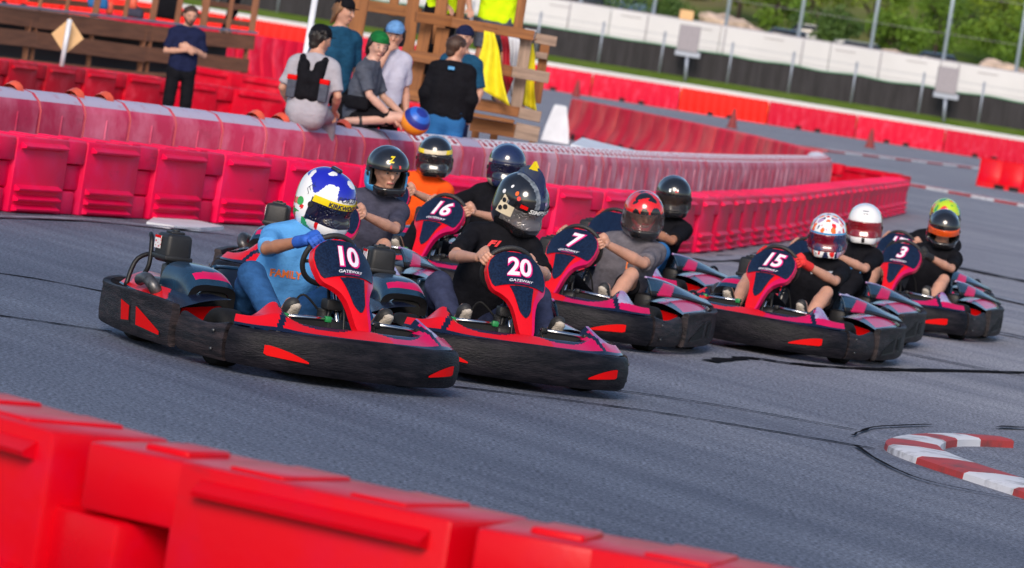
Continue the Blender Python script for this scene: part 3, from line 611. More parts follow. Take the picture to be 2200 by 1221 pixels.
    MB().tube(spline([(-.30, -.62, .24), (-.22, -.70, .33), (-.30, -.72, .38), (-.42, -.70, .36)], 5), .035, 10).build('exhaust', M['engine_metal'], en, True)
    # covers: engine shroud right, flank cover left, side pod skins
    def shroud(i, j):
        x = -.32 + .36 * i; top = .50 - .09 * i ** 4; a = math.pi * j
        return Vector((x + .03 * math.sin(a), -.48 - .15 * math.copysign(abs(math.cos(a)) ** .6, math.cos(a)), .29 + (top - .29) * math.sin(a) ** .45))
    mb = MB(); mb.grid(shroud, 40, 40, lambda i, j: 1 if .66 + .1 * math.sin(j * 5) < i < .9 and j > .3 else 0)
    mb.grid(lambda i, j: shroud(1, i).lerp(Vector((.02, -.47, .29)), j * .28), 14, 2, 2); mb.grid(lambda i, j: shroud(0, i).lerp(Vector((-.28, -.47, .29)), j * .2), 14, 1, 2)
    sh = mb.build('engine_cover', [M['teal_gloss'], M['magenta_gloss'], M['black_plastic']], k, 50, fix=False)
    mb = MB(); mb.add([(.03, -.36, .2), (.03, -.58, .2), (.035, -.57, .34), (.035, -.52, .40), (.035, -.42, .40), (.035, -.37, .34)], [tuple(range(6))]); mb.build('opening_shade', M['rubber'], sh)  # flat dark sheet standing for the shade in the cover's open front
    def pod(side):
        def f(i, j):
            x = -.80 + 1.02 * i; o = at_rim(max(-.98, min(.23, x)), side, .0); zt = .275 + .028 * (1 - i)
            inn = Vector((x + .02, side * (.40 + .10 * math.sin(i * 2.5)), zt + .06 + (.15 * math.exp(-((i - .70) / .32) ** 2) if side > 0 else .02)))
            if side > 0: inn.y = side * (.36 + .1 * abs(i - .6))
            p = Vector((o.x, o.y * .985, zt)).lerp(inn, j); p.z += .035 * math.sin(math.pi * j) * (1 - .6 * i)
            return p
        return f
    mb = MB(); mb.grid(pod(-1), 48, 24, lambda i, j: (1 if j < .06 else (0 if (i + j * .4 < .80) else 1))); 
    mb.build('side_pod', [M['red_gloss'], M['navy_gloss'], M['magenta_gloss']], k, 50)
    def wing(i, j):
        x = -.86 + 1.06 * i; o = at_rim(max(-.98, min(.23, x)), 1, 0); zt = .285 + .02 * (1 - i)
        inn = Vector((x + .03, .44 + .05 * math.sin(i * 3.1), zt + .045 + .03 * math.sin(i * 3.1))); p = Vector((o.x, o.y * .985, zt)).lerp(inn, j); p.z += .03 * math.sin(math.pi * j); return p
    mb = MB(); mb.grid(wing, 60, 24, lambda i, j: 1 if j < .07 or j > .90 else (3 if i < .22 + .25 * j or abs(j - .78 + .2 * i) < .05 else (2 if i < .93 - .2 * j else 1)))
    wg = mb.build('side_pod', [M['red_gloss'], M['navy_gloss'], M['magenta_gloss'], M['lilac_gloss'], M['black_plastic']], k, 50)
    def fin(i, j):
        p = Vector((.16, .415, .50)).lerp(Vector((-.80, .60, .355)), i); p.z += .03 * math.sin(math.pi * i) * (1 - i); wd = .11 * math.sin(math.pi * (.12 + .80 * i)) ** .6
        return p + Vector((-.02 * j, wd * j, -.035 * j - .09 * j * j * (1 - i)))
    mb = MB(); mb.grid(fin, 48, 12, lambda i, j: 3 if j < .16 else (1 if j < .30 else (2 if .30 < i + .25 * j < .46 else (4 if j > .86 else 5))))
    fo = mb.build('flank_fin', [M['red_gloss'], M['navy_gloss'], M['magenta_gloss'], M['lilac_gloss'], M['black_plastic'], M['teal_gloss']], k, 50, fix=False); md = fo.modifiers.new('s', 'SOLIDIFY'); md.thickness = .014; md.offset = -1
    MB().rbox((-.35, .40, .30), (.85, .14, .16), .03, 2).build('flank_tank', M['black_plastic'], k, 40)
    for s in (-1, 1):
        mb = MB(); mb.add([(.06, s * .70, .10), (.06, s * .44, .10), (.10, s * .44, .30), (.12, s * .69, .27)], [(0, 1, 2, 3)]); mb.prism([(.06, s * .70, .10), (.06, s * .44, .10), (.08, s * .44, .30), (.10, s * .69, .27)], (.008, 0, 0)); mb.build('pod_end', M['red_insert'], k)
    MB().tube(spline([(-.95, .50, .26), (-.86, .52, .36), (-.70, .52, .42), (-.60, .48, .36)], 6), .012, 6).build('grab_rail', M['black_plastic'], k, True)
    return k

KARTS = {  # name: (x, y, heading in degrees from the camera towards the right, number, label)
 '10': (-1.26, 26.22, 32, '10', 'red and navy racing kart with number 10 on its front panel, leading the pack'),
 '20': (-.19, 28.25, 20, '20', 'red and navy racing kart with number 20 on its front panel, beside the leading kart'),
 'C': (-1.21, 32.0, -5, '', 'racing kart behind the leader, driven by the bare-armed driver with an open black helmet'),
 '16': (-.40, 35.6, -21, '16', 'racing kart with slanted number 16 on its front panel'),
 'D': (-1.02, 37.9, -8, '9', 'racing kart steered by the driver in the orange shirt, last along the pink wall'),
 '7': (.59, 33.55, -20, '7', 'red and navy racing kart with number 7 on its panel and grey-shirted driver'),
 'G': (.92, 38.5, -20, '', 'mostly hidden racing kart just behind kart 7, driver in black with red gloves'),
 '15': (2.15, 35.8, -22, '15', 'red and navy racing kart with number 15 on its front panel'),
 'I': (2.57, 38.96, -22, '', 'racing kart tucked behind kart 15, its driver in a white helmet'),
 '3': (3.62, 42.5, -19, '3', 'racing kart with number 3 on its panel, driver with orange visor'),
 'K': (3.80, 45.4, -20, '17', 'rearmost racing kart at the right, half hidden behind kart 3'),
}
_proto = make_kart(); KART_OBJ = {}
def kart_matrix(key):
    x, y, a = KARTS[key][:3]; return (x, y, 0), R(a) - R(90)
for n, key in enumerate(KARTS):
    x, y, a, num, lab = KARTS[key]
    o = _proto if n == 0 else dup(_proto); KART_OBJ[key] = o
for key, o in KART_OBJ.items():
    x, y, a, num, lab = KARTS[key]; o.location = (x, y, 0); o.rotation_euler = (0, 0, R(a) - R(90)); put(o, lab, 'kart', 'racing karts on the track')
    pf = [c for c in o.children if c.name.startswith('panel_frame')][0]
    if not num: continue
    mb = MB(); panel_text(mb, num, .474, .168, .0085, .0105, .20, 1, .004, sx=.92); panel_text(mb, num, .474, .168, .0105, .0045, .20, 0, 0, sx=.92)
    mb.build('race_number', [M['number_white'], M['number_pink']], pf, fix=False)
    mb = MB(); panel_text(mb, 'GATEWAY', .383, .027, .0085, .0004, .35, 0, .0, sx=1.15); panel_text(mb, 'KARTPLEX', .366, .017, .0085, .0, .3, 1, .004, sx=1.2)
    mb.build('panel_lettering', [M['number_white'], M['number_pink']], pf, fix=False)
# ================================================================== PEOPLE (signed distance bodies, meshed with surface nets)
def surf_nets(f, org, h):
    s = f < 0; nx, ny, nz = f.shape
    cnt = np.zeros((nx - 1, ny - 1, nz - 1)); acc = np.zeros((nx - 1, ny - 1, nz - 1, 3))
    idx = np.indices((nx, ny, nz)).transpose(1, 2, 3, 0)
    quads = []
    for ax in range(3):
        a = [slice(None)] * 3; b = [slice(None)] * 3; a[ax] = slice(0, -1); b[ax] = slice(1, None)
        fa, fb = f[tuple(a)], f[tuple(b)]; cross = (fa < 0) != (fb < 0)
        I = np.argwhere(cross)
        if not len(I): continue
        va, vb = fa[cross], fb[cross]; t = va / (va - vb); P = I.astype(float); P[:, ax] += t
        o1, o2 = [(1, 2), (2, 0), (0, 1)][ax]
        cells = []
        for d1, d2 in ((0, 0), (1, 0), (1, 1), (0, 1)):
            c = I.copy(); c[:, o1] -= d1; c[:, o2] -= d2; cells.append(c)
        ok = np.ones(len(I), bool)
        for c in cells: ok &= (c >= 0).all(1) & (c[:, 0] < nx - 1) & (c[:, 1] < ny - 1) & (c[:, 2] < nz - 1)
        for c in cells:
            g = ok; np.add.at(cnt, tuple(c[g].T), 1); np.add.at(acc, tuple(c[g].T), P[g])
        flip = va[ok] < 0
        q = np.stack([np.ravel_multi_index(c[ok].T, (nx - 1, ny - 1, nz - 1)) for c in cells], 1)
        q[~flip] = q[~flip][:, ::-1]; quads.append(q)
    m = cnt > 0; vid = -np.ones(cnt.size, int); vid[np.flatnonzero(m.ravel())] = np.arange(m.sum())
    V = acc[m] / cnt[m][:, None] * h + org
    return V, vid[np.concatenate(quads)] if quads else np.zeros((0, 4), int)
class Sdf:
    """smooth union of round cones; clip planes per cone; global clips; subtractions"""
    def __init__(s, k=.025): s.p = []; s.k = k; s.sub = []; s.gclip = []
    def c(s, a, b, ra, rb=None, k=None, clip=None):
        s.p.append((np.array(a, float), np.array(b, float), ra, ra if rb is None else rb, s.k if k is None else k, clip)); return s
    def mesh(s, h):
        lo = np.min([np.minimum(a, b) - max(ra, rb) for a, b, ra, rb, k, c in s.p], 0) - 3 * h
        hi = np.max([np.maximum(a, b) + max(ra, rb) for a, b, ra, rb, k, c in s.p], 0) + 3 * h
        n = np.ceil((hi - lo) / h).astype(int) + 1
        f = np.full(n, .3); ax = [lo[i] + np.arange(n[i]) * h for i in range(3)]
        for a, b, ra, rb, k, clip in s.p:
            m = k + 3 * h; l2 = np.minimum(a, b) - max(ra, rb) - m; h2 = np.maximum(a, b) + max(ra, rb) + m
            i0 = np.maximum(0, np.floor((l2 - lo) / h).astype(int)); i1 = np.minimum(n, np.ceil((h2 - lo) / h).astype(int) + 1)
            if (i1 <= i0).any(): continue
            X, Y, Z = np.meshgrid(*[ax[i][i0[i]:i1[i]] for i in range(3)], indexing='ij'); P = np.stack([X, Y, Z], -1)
            ab = b - a; L = ab @ ab; t = np.clip(((P - a) @ ab) / L, 0, 1) if L > 1e-9 else np.zeros(X.shape)
            d = np.linalg.norm(P - a - t[..., None] * ab, axis=-1) - (ra + (rb - ra) * t)
            if clip is not None:
                for p0, nn in clip: d = np.maximum(d, (P - np.array(p0)) @ np.array(nn))
            sl = tuple(slice(i0[i], i1[i]) for i in range(3)); g = f[sl]
            hh = np.maximum(k - np.abs(g - d), 0) / max(k, 1e-6); f[sl] = np.minimum(g, d) - hh * hh * k * .25
        if s.gclip or s.sub:
            X, Y, Z = np.meshgrid(*ax, indexing='ij'); P = np.stack([X, Y, Z], -1)
            for p0, nn in s.gclip: f = np.maximum(f, (P - np.array(p0)) @ np.array(nn))
            for q in s.sub: f = np.maximum(f, -q(P))
        return surf_nets(f, lo, h)
def to_mesh(name, parts, mats, fm=None):
    V = np.concatenate([p[0] for p in parts]); off = 0; Q = []
    for v, q in parts: Q.append(q + off); off += len(v)
    Q = np.concatenate(Q); me = bpy.data.meshes.new(name)
    me.vertices.add(len(V)); me.vertices.foreach_set('co', V.astype(np.float32).ravel())
    me.loops.add(len(Q) * 4); me.loops.foreach_set('vertex_index', Q.ravel().astype(np.int32))
    me.polygons.add(len(Q)); me.polygons.foreach_set('loop_start', np.arange(0, len(Q) * 4, 4, dtype=np.int32))
    me.polygons.foreach_set('loop_total', np.full(len(Q), 4, np.int32)); me.update(calc_edges=True); me.validate()
    for m in (mats if isinstance(mats, list) else [mats]): me.materials.append(m)
    if fm is not None: me.polygons.foreach_set('material_index', fm(V[Q].mean(1)).astype(np.int32))
    me.polygons.foreach_set('use_smooth', np.ones(len(Q), bool)); return me
A_ = lambda *p: np.array(p, float)
def unit(v): v = np.array(v, float); return v / np.linalg.norm(v)
def frame(yaw, pitch=0.0, roll=0.0):
    """forward, left, up for a head turned by yaw (deg, left positive) and nodding down by pitch"""
    y, p = math.radians(yaw), math.radians(pitch)
    f = A_(math.cos(y) * math.cos(p), math.sin(y) * math.cos(p), -math.sin(p)); l = A_(-math.sin(y), math.cos(y), 0); u = np.cross(f, l)
    r = math.radians(roll); l, u = l * math.cos(r) + u * math.sin(r), u * math.cos(r) - l * math.sin(r); return f, l, u
def grip(W, Gc, t, r=.030, side=1):
    """a hand closed round a rim: wrist W, rim centre Gc, rim direction t"""
    s = Sdf(.007); t = unit(t); e1 = W - Gc; e1 = unit(e1 - t * (e1 @ t)); e2 = np.cross(t, e1) * side
    kn = []
    for i in range(4):
        o = t * (i - 1.5) * .0215; rr = (.0095, .0102, .010, .0085)[i]; R_ = r + (.0, .003, .002, -.002)[i]
        P = [Gc + o + (e1 * math.cos(a) + e2 * math.sin(a)) * R_ for a in np.radians((40, 92, 145, 200, 245))]
        s.c(Gc + o * .9 + e1 * .078 + e2 * .004, P[0] + e1 * .012, .013, .0125, .012); kn.append(P[0])
        s.c(P[0], P[1], rr * 1.15, rr * 1.1)
        for a, b in zip(P[1:], P[2:]): s.c(a, b, rr, rr * .95, .004)
    s.c(W, Gc + e1 * .07, .026, .028, .02)
    tb = Gc + e1 * .066 - t * .026 - e2 * .012
    s.c(tb, Gc + e1 * .030 - t * .040 - e2 * .026, .0145, .012, .01); s.c(Gc + e1 * .030 - t * .040 - e2 * .026, Gc - e1 * .004 - t * .024 - e2 * .034, .0118, .0095, .006)
    return s
def open_hand(W, d, n, curl=.4):
    """relaxed hand: direction d, back of hand normal n, fingers curling away from n"""
    s = Sdf(.006); d = unit(d); n = unit(np.array(n) - d * (np.array(n) @ d)); t = np.cross(n, d)
    for i in range(4):
        o = t * (i - 1.5) * .020; L = (.068, .078, .072, .056)[i]; rr = (.0095, .010, .0095, .008)[i]
        k = W + d * .085 + o; s.c(W + d * .02 + o * .6, k, .015, .0125, .015)
        a = curl; p = k
        for j, fr in enumerate((.45, .32, .23)):
            q = p + (d * math.cos(a) - n * math.sin(a)) * L * fr; s.c(p, q, rr, rr * .93); p = q; a += curl
    a = W + d * .03 - t * .028; b = a + d * .03 - t * .022 - n * .01; s.c(a, b, .014, .012, .01); s.c(b, b + d * .032 - t * .004 - n * .012, .0115, .009)
    return s
SKIN = {}
for nm, c in (('fair', (.52, .27, .19)), ('tan', (.40, .18, .105)), ('pale', (.56, .32, .25))):
    SKIN[nm] = material('skin_' + nm, c, .5, var=.10, vscale=14, bump=.08, bscale=300); SKIN[nm].node_tree.nodes['Principled BSDF'].inputs['Subsurface Weight'].default_value = .08
    SKIN[nm].node_tree.nodes['Principled BSDF'].inputs['Subsurface Radius'].default_value = (.02, .008, .004)
def cloth(name, col, var=.22): return material(name, col, .85, var=var, vscale=16, bump=1.0, bscale=13, detail=3, spec=.08, stretch=(1, 1, 1.6))
for nm, c in dict(sky=(.10, .33, .68), black=(.008, .008, .011), navy=(.012, .016, .05), grey=(.13, .12, .14), slate=(.055, .055, .085), orange=(.90, .10, .012),
                  jeans=(.025, .085, .22), sweat=(.035, .042, .085), white=(.50, .50, .62), lightgrey=(.36, .35, .40), blue=(.012, .06, .12), hivis=(.62, .88, .01), charcoal=(.075, .085, .115),
                  denim=(.03, .14, .36), vest=(.30, .28, .32)).items(): M['cloth_' + nm] = cloth('cloth_' + nm, c, .05 if max(c) > .25 else .18)
for nm, c in dict(brown=(.05, .022, .012), dark=(.012, .008, .007), blond=(.20, .09, .035)).items(): M['hair_' + nm] = material('hair_' + nm, c, .5, var=.4, vscale=60, stretch=(1, 1, .2), bump=.6, bscale=130)
mk('glove_blue', (.02, .10, .48), .7, bump=.4, bscale=60, var=.2, vscale=20); mk('glove_red', (.6, .02, .02), .7, var=.2); mk('glove_black', (.012, .012, .014), .7)
mk('shoe_dark', (.02, .02, .022), .6); mk('sole', (.50, .44, .38), .7, bump=.6, bscale=90); mk('shoe_white', (.6, .6, .6), .6)
mk('eye_white', (.45, .43, .42), .5); mk('eye_dark', (.02, .012, .01), .15); mk('lips', (.38, .10, .09), .5); mk('balaclava', (.62, .01, .03), .8)

def folds(me, amp=.006, seed=0.0, k=1.0):
    n = len(me.vertices); co = np.empty(n * 3, np.float32); no = np.empty(n * 3, np.float32); me.vertices.foreach_get('co', co); me.vertices.foreach_get('normal', no); co = co.reshape(-1, 3); no = no.reshape(-1, 3)
    x, y, z = (co * k).T; w_ = np.sin(34 * z + 13 * y + 5 * np.sin(9 * x + seed) + seed) * .5 + np.sin(21 * z - 24 * y + 9 * x + 4 * np.sin(7 * y + seed)) * .6 + np.sin(47 * x + 19 * z + 3 * np.sin(11 * z)) * .35
    g = .55 + .45 * np.sin(6 * x + 8 * z + 5 * y + seed * 2); w_ = np.sign(w_) * np.abs(w_) ** .8
    me.vertices.foreach_set('co', (co + no * (w_ * g * amp)[:, None]).ravel()); me.update(); return me
def tufts(s, Hc, f, l, u, seed, n=34, r=.095):
    rnd = random.Random(seed)
    for _ in range(n):
        a, e = rnd.uniform(-2.9, 2.9), rnd.uniform(-.2, 1.45); d = -f * math.cos(a) * math.cos(e) + l * math.sin(a) * math.cos(e) + u * math.sin(e)
        if d @ f > .35 and d @ u < .62: continue
        p = Hc + u * .030 - f * .014 + d * r; q = p + unit(d * .5 - u * .5 + f * rnd.uniform(-.5, .5) + l * rnd.uniform(-.6, .6)) * rnd.uniform(.02, .04); s.c(p, q, .016, .006, .008)
def limb(a, b, t): return a + (b - a) * t
def person(key, label, loc, rz, J, skin='fair', shirt=None, sleeve=.85, pants=None, shorts=False, shoes='shoe_dark', hands=None, glove=None, hair=None, hairlen=0, cap=None, face=True,
           h=.014, helmet=None, group=None, build=1.0, beard=None, collar=None, longsleeve=False, loc_z=0.0):
    if helmet and build == 1.0: build = .93
    root = empty('person', (loc[0], loc[1], loc_z), rz, label=label, cat='person', group=group)
    f, l, u = J['hf']; Hc = J['head']
    B = build
    def head(s, dr=0.0):
        s.c(Hc + u * .028 - f * .022, Hc + u * .028 + f * .02, .088 + dr, .085 + dr, .03)
        s.c(Hc + f * .035 - u * .03, Hc + f * .058 - u * .092, .062 + dr, .034 + dr, .035); s.c(Hc + l * .04 - u * .04, Hc + f * .05 - u * .085, .04 + dr, .025 + dr); s.c(Hc - l * .04 - u * .04, Hc + f * .05 - u * .085, .04 + dr, .025 + dr)
    def torso(s, d):
        n = len(s.p)
        s.c(J['shR'], J['shL'], .060 * B + d, .060 * B + d, .04); c = J['chest']
        for sd in 'RL': s.c(J['neck'] + u * .0 + (J['sh' + sd] - J['neck']) * .12, J['neck'] + (J['sh' + sd] - J['neck']) * .72, .052 + d, .058 * B + d, .05, clip=[(J['neck'] + u * .012, unit(J['neck'] - c))] if d else None); p = J['pelvis']; la = J['la']; lp = J['lp']
        s.c(limb(c, J['neck'], .55) , J['neck'] - u * .02, .075 * B + d, .058 + d, .05, clip=[(J['neck'] + u * .012, unit(J['neck'] - c))] if d else None)
        for sg in (-1, 1):
            s.c(c + la * sg * .080 * B + (J['neck'] - c) * .35, c + la * sg * .078 * B - (c - p) * .15, .098 * B + d, .108 * B + d, .05)
            s.c(c + la * sg * .070 * B, p + lp * sg * .075 * B, .105 * B + d, .112 * B + d, .05)
    def arm(s, sd, d, t0=0.0, t1=1.0): s.c(J['sh' + sd], J['el' + sd], .052 * B + d, .038 * B + d, .02)
    body = Sdf(.022); head(body)
    if face:
        body.c(Hc + f * .100 + u * .022, Hc + f * .122 - u * .028, .010, .0155, .014); body.c(Hc + f * .088 + l * .03 + u * .030, Hc + f * .088 - l * .03 + u * .030, .014, .014, .012)
        for sg in (-1, 1): body.c(Hc + l * sg * .088 - f * .005 + u * .01, Hc + l * sg * .086 - f * .004 - u * .03, .014, .010, .008); body.c(Hc + f * .075 + l * sg * .04 - u * .02, Hc + f * .07 + l * sg * .035 - u * .035, .022, .018, .015)
        body.c(Hc + f * .095 - u * .068 + l * .015, Hc + f * .095 - u * .068 - l * .015, .010, .010, .01)
    body.c(J['neck'] - u * .03, Hc - u * .055 - f * .012, .060, .056, .03); torso(body, 0)
    for sd in 'RL':
        arm(body, sd, 0); e, w_ = J['el' + sd], J['wr' + sd]; m = limb(e, w_, .3); body.c(e, m, .036 * B, .043 * B, .008); body.c(m, w_, .043 * B, .028 * B, .006)
        hp, kn, an, to = J['hip' + sd], J['kn' + sd], J['an' + sd], J['to' + sd]
        body.c(hp, kn, .082 * B, .054 * B); m = limb(kn, an, .3); body.c(kn, m, .050, .057, .01); body.c(m, an, .057, .038, .008); body.c(an, to, .042, .032)
    parts = [body.mesh(h)]; gl = []
    for sd in 'RL':
        if hands and hands.get(sd) is not None: (gl if glove else parts).append(hands[sd].mesh(.0058))
    me = to_mesh('body', parts, SKIN[skin]); link('body', me, root)
    for q in gl: 
        g = link('glove', to_mesh('glove', [q], M[glove]), root)
    if glove:
        for sd in 'RL':
            e, w_ = J['el' + sd], J['wr' + sd]; d = unit(w_ - e); s = Sdf(.01).c(limb(e, w_, .74), w_ + d * .03, .037, .034, clip=[(limb(e, w_, .80), -d)])
            link('cuff', to_mesh('cuff', [s.mesh(.007)], M[glove]), root)
    if shirt:
        s = Sdf(.03); torso(s, .014)
        for sd in 'RL':
            a, e, w_ = J['sh' + sd], J['el' + sd], J['wr' + sd]; d = unit(e - a)
            if longsleeve: s.c(a, e, .064 * B, .056 * B); s.c(e, w_, .056 * B, .042, clip=[(limb(e, w_, .96), unit(w_ - e))])
            else: s.c(a, limb(a, e, 1.15), .068 * B, .064 * B, .035, clip=[(limb(a, e, sleeve), d)])
        pel = J['pelvis']; up = unit(J['chest'] - pel); s.gclip = [(pel - up * (.22 if longsleeve else (.10 if helmet else .15)), -up)]
        link('shirt', folds(to_mesh('shirt', [s.mesh(h)], M[shirt]), .0065, len(label)), root)
        if collar:
            n = J['neck']; s = Sdf(.02).c(n - u * .02, n + u * .03, .078, .072); link('collar', to_mesh('collar', [s.mesh(.010)], M[collar]), root)
    if pants:
        s = Sdf(.03); p = J['pelvis']; lp = J['lp']; up = unit(J['chest'] - p)
        for sg in (-1, 1): s.c(p + lp * sg * .075 * B + up * .02, p + lp * sg * .07 * B - up * .06, .118 * B, .115 * B, .05, clip=[(p + up * .09, up)])
        for sd in 'RL':
            hp, kn, an = J['hip' + sd], J['kn' + sd], J['an' + sd]; d = unit(kn - hp)
            if shorts: s.c(hp, kn, .098 * B, .084 * B, .04, clip=[(limb(hp, kn, .78), d)])
            else: s.c(hp, kn, .100 * B, .084 * B, .04); s.c(kn, an, .084 * B, .064, .02, clip=[(limb(kn, an, .93), unit(an - kn))])
        link('shorts' if shorts else 'trousers', folds(to_mesh('trousers', [s.mesh(h)], M[pants]), .006, len(label) + 2), root)
    if shoes:
        for sd in 'RL':
            an, to, kn = J['an' + sd], J['to' + sd], J['kn' + sd]; d = unit(to - an); sn = unit(an - kn); sn = unit(sn - d * (sn @ d)); sd2 = np.cross(d, sn); heel = an - d * .05 + sn * .03
            s = Sdf(.02).c(heel, to + sn * .025 + d * .02, .042, .036, .02); s.c(an, heel, .048, .042); s.c(heel + d * .02 + sn * .012 + sd2 * .01, to + sn * .022 - sd2 * .012, .04, .036)
            g = link('shoe', to_mesh('shoe', [s.mesh(.010)], M[shoes]), root)
            s = Sdf(.02).c(heel + sn * .012, to + sn * .03 + d * .02, .048, .044, .02); s.gclip = [(heel + sn * .022, -sn), (heel + sn * .042, sn)]
            link('sole', to_mesh('sole', [s.mesh(.008)], M['sole']), g)
    if face and h < .02:
        mb = MB(); mw = MB(); mo = MB()
        for sg in (-1, 1):
            c = Hc + f * .0955 + l * sg * .033 + u * .006; mw.lathe([(0, -.004), (.009, -.003), (.011, 0), (.009, .0045), (0, .006)], Vector(c), Vector(f), 10); mb.lathe([(0, .0080), (.0062, .0065), (.0064, .0)], Vector(c), Vector(f), 8)
            b = Hc + f * .102 + u * .030 + l * sg * .034; mb.tube([Vector(b - l * sg * .018), Vector(b + u * .004), Vector(b + l * sg * .02 - f * .008)], .0045, 5)
        mo.tube([Vector(Hc + f * .092 - u * .068 + l * .026), Vector(Hc + f * .104 - u * .067), Vector(Hc + f * .092 - u * .068 - l * .026)], .0055, 6)
        mw.build('eyes', M['eye_white'], root, True); mb.build('pupils_and_brows', M['eye_dark'], root, True); mo.build('mouth', M['lips'], root, True)
    if beard:
        s = Sdf(.02); s.c(Hc + f * .06 - u * .09, Hc + f * .068 - u * .10, .036, .034); 
        for sg in (-1, 1): s.c(Hc + f * .055 - u * .085 + l * .02 * sg, Hc + l * .062 * sg - u * .04 + f * .01, .032, .026)
        s.c(Hc + f * .100 - u * .052 + l * .02, Hc + f * .100 - u * .052 - l * .02, .008, .008); nm = 'balaclava' if beard == 'balaclava' else 'beard'; link(nm, to_mesh(nm, [s.mesh(.009)], M[beard]), root)
    if hair:
        s = Sdf(.02); s.c(Hc + u * .036 - f * .026, Hc + u * .042 + f * .016, .096, .088); s.c(Hc - f * .04 + u * .01, Hc - f * .05 - u * .05, .080, .06)
        nn = unit(f * .8 - u * .62); s.gclip = [(Hc + f * .062 + u * .055, nn)]
        if hairlen:
            for a in range(7):
                an = math.radians(95 + a * 28.3); o = f * math.cos(an) * .085 + l * math.sin(an) * .092; rr = .030 + .006 * math.sin(a * 2.3)
                s.c(Hc + o * .9 + u * .03, Hc + o * 1.08 - u * hairlen * (.85 + .25 * math.sin(a * 1.9)), rr, rr * .8)
        tufts(s, Hc, f, l, u, len(label))
        link('hair', to_mesh('hair', [s.mesh(.008)], M[hair]), root)
    if cap:
        cm, back = cap; d = -f if back else f; s = Sdf(.01); s.c(Hc + u * .055 - f * .02, Hc + u * .058 + f * .012, .098, .096); s.gclip = [(Hc + u * .045, -u)]
        g = link('cap', to_mesh('cap', [s.mesh(.008)], M[cm]), root)
        mb = MB(); n = 10
        top = [Hc + u * (.052 - .012 * (1 - math.sin(math.pi * i / n))) + d * (.075 + .085 * math.sin(math.pi * i / n)) + l * .085 * math.cos(math.pi * i / n) for i in range(n + 1)]
        mb.prism([Vector(p) for p in top] + [Vector(Hc + u * .046 + d * .05 + l * y) for y in (-.075, .075)], Vector(u * .006)); mb.lathe([(0, .02), (.008, .016), (.008, 0)], Vector(Hc + u * .138), Vector(u), 8)
        mb.build('cap_brim', M[cm], g)
    if helmet: make_helmet(root, Hc - u * .005 + f * .008, (f, l, u), helmet)
    return root
# ------------------------------------------------------------------ helmets
def helm_sdf(gr=0.0):
    s = Sdf(.05)
    s.c((-.03, 0, .030), (.012, 0, .030), .133 + gr, .130 + gr, .05)
    s.c((-.035, -.030, -.05), (-.035, .030, -.05), .098 + gr, .098 + gr, .05)
    for y in (-1, 1): s.c((-.02, y * .055, -.075), (.065, y * .042, -.098), .078 + gr, .058 + gr, .05)
    s.c((.085, -.028, -.098), (.085, .028, -.098), .058 + gr, .058 + gr, .04)
    return s
_hv = {}
def helmet_geo(open_):
    if open_ in _hv: return _hv[open_]
    def field_of(g):
        s = helm_sdf(g)
        def fn(P):
            f = np.full(P.shape[:-1], .3)
            for a, b, ra, rb, k, clip in s.p:
                ab = b - a; t = np.clip(((P - a) @ ab) / (ab @ ab), 0, 1); d = np.linalg.norm(P - a - t[..., None] * ab, axis=-1) - (ra + (rb - ra) * t)
                hh = np.maximum(k - np.abs(f - d), 0) / k; f = np.minimum(f, d) - hh * hh * k * .25
            return f
        return fn
    F0 = field_of(0)
    def port(P, m=0.0):            # visor opening: positive inside
        z = P[..., 2] + .10 * np.maximum(0, .06 - P[..., 0]); zc = -.024
        return -np.maximum(np.maximum(np.abs(z - zc) - .055 - m, .005 - m - P[..., 0]), -.5)
    h = .0062; sh = helm_sdf(); sh.gclip = [((0, 0, -.150), (.12, 0, -.99))]
    sh.sub = [lambda P: -(F0(P) + .026)] if False else [lambda P: F0(P) + .0] if False else []
    lo = np.array([-.2, -.17, -.19]); n = np.array([62, 56, 62]); ax = [lo[i] + np.arange(n[i]) * h for i in range(3)]
    P = np.stack(np.meshgrid(*ax, indexing='ij'), -1); f0 = F0(P); pt = port(P); cut = P @ np.array([.12, 0, -.99]) - .150 * .99
    cut = (P[..., 0] * .12 + (P[..., 2] + .150) * -.99)
    shell = np.maximum(np.maximum(f0, -(f0 + .028)), np.maximum(pt, cut))
    visor = np.maximum(np.maximum(f0 - .0035, -(f0 + .004)), -port(P, .007))
    sv = surf_nets(shell, lo, h); vv = surf_nets(visor, lo, h)
    _hv[open_] = (sv, vv, F0); return _hv[open_]
mk('helm_black', (.010, .010, .012), .15, coat=1.0); mk('helm_white', (.80, .80, .82), .18, coat=1.0); mk('helm_red', (.70, .008, .008), .16, coat=1.0); mk('helm_blue', (.01, .015, .42), .18, coat=1.0)
mk('helm_yellow', (.82, .62, .01), .3); mk('helm_green', (.02, .33, .05), .2, coat=1.0); mk('helm_grey', (.22, .25, .29), .35, col2=(.08, .10, .13), vscale=45, lo=.4, hi=.6); mk('helm_cream', (.68, .58, .42), .25, coat=.6)
mk('helm_navy', (.012, .02, .07), .15, coat=1.0); mk('helm_lime', (.45, .62, .02), .25, coat=.6); mk('helm_padding', (.015, .015, .016), .9); mk('helm_orange', (.85, .14, .02), .25); mk('helm_lilac', (.45, .30, .50), .2, coat=.8); mk('helm_skyblue', (.05, .30, .62), .2, coat=.8)
mk('visor_dark', (.008, .009, .03), .06, coat=1.0); mk('visor_mirror', (.34, .32, .33), .14, .7); mk('visor_blue', (.012, .02, .08), .07, coat=1.0, col2=(.16, .005, .02), vscale=4, lo=.48, hi=.52)
mk('visor_red', (.22, .008, .015), .1, coat=.8); mk('visor_smoke', (.02, .017, .02), .1, coat=1.0)
mk('visor_orange', (.75, .09, .01), .15, coat=.8)
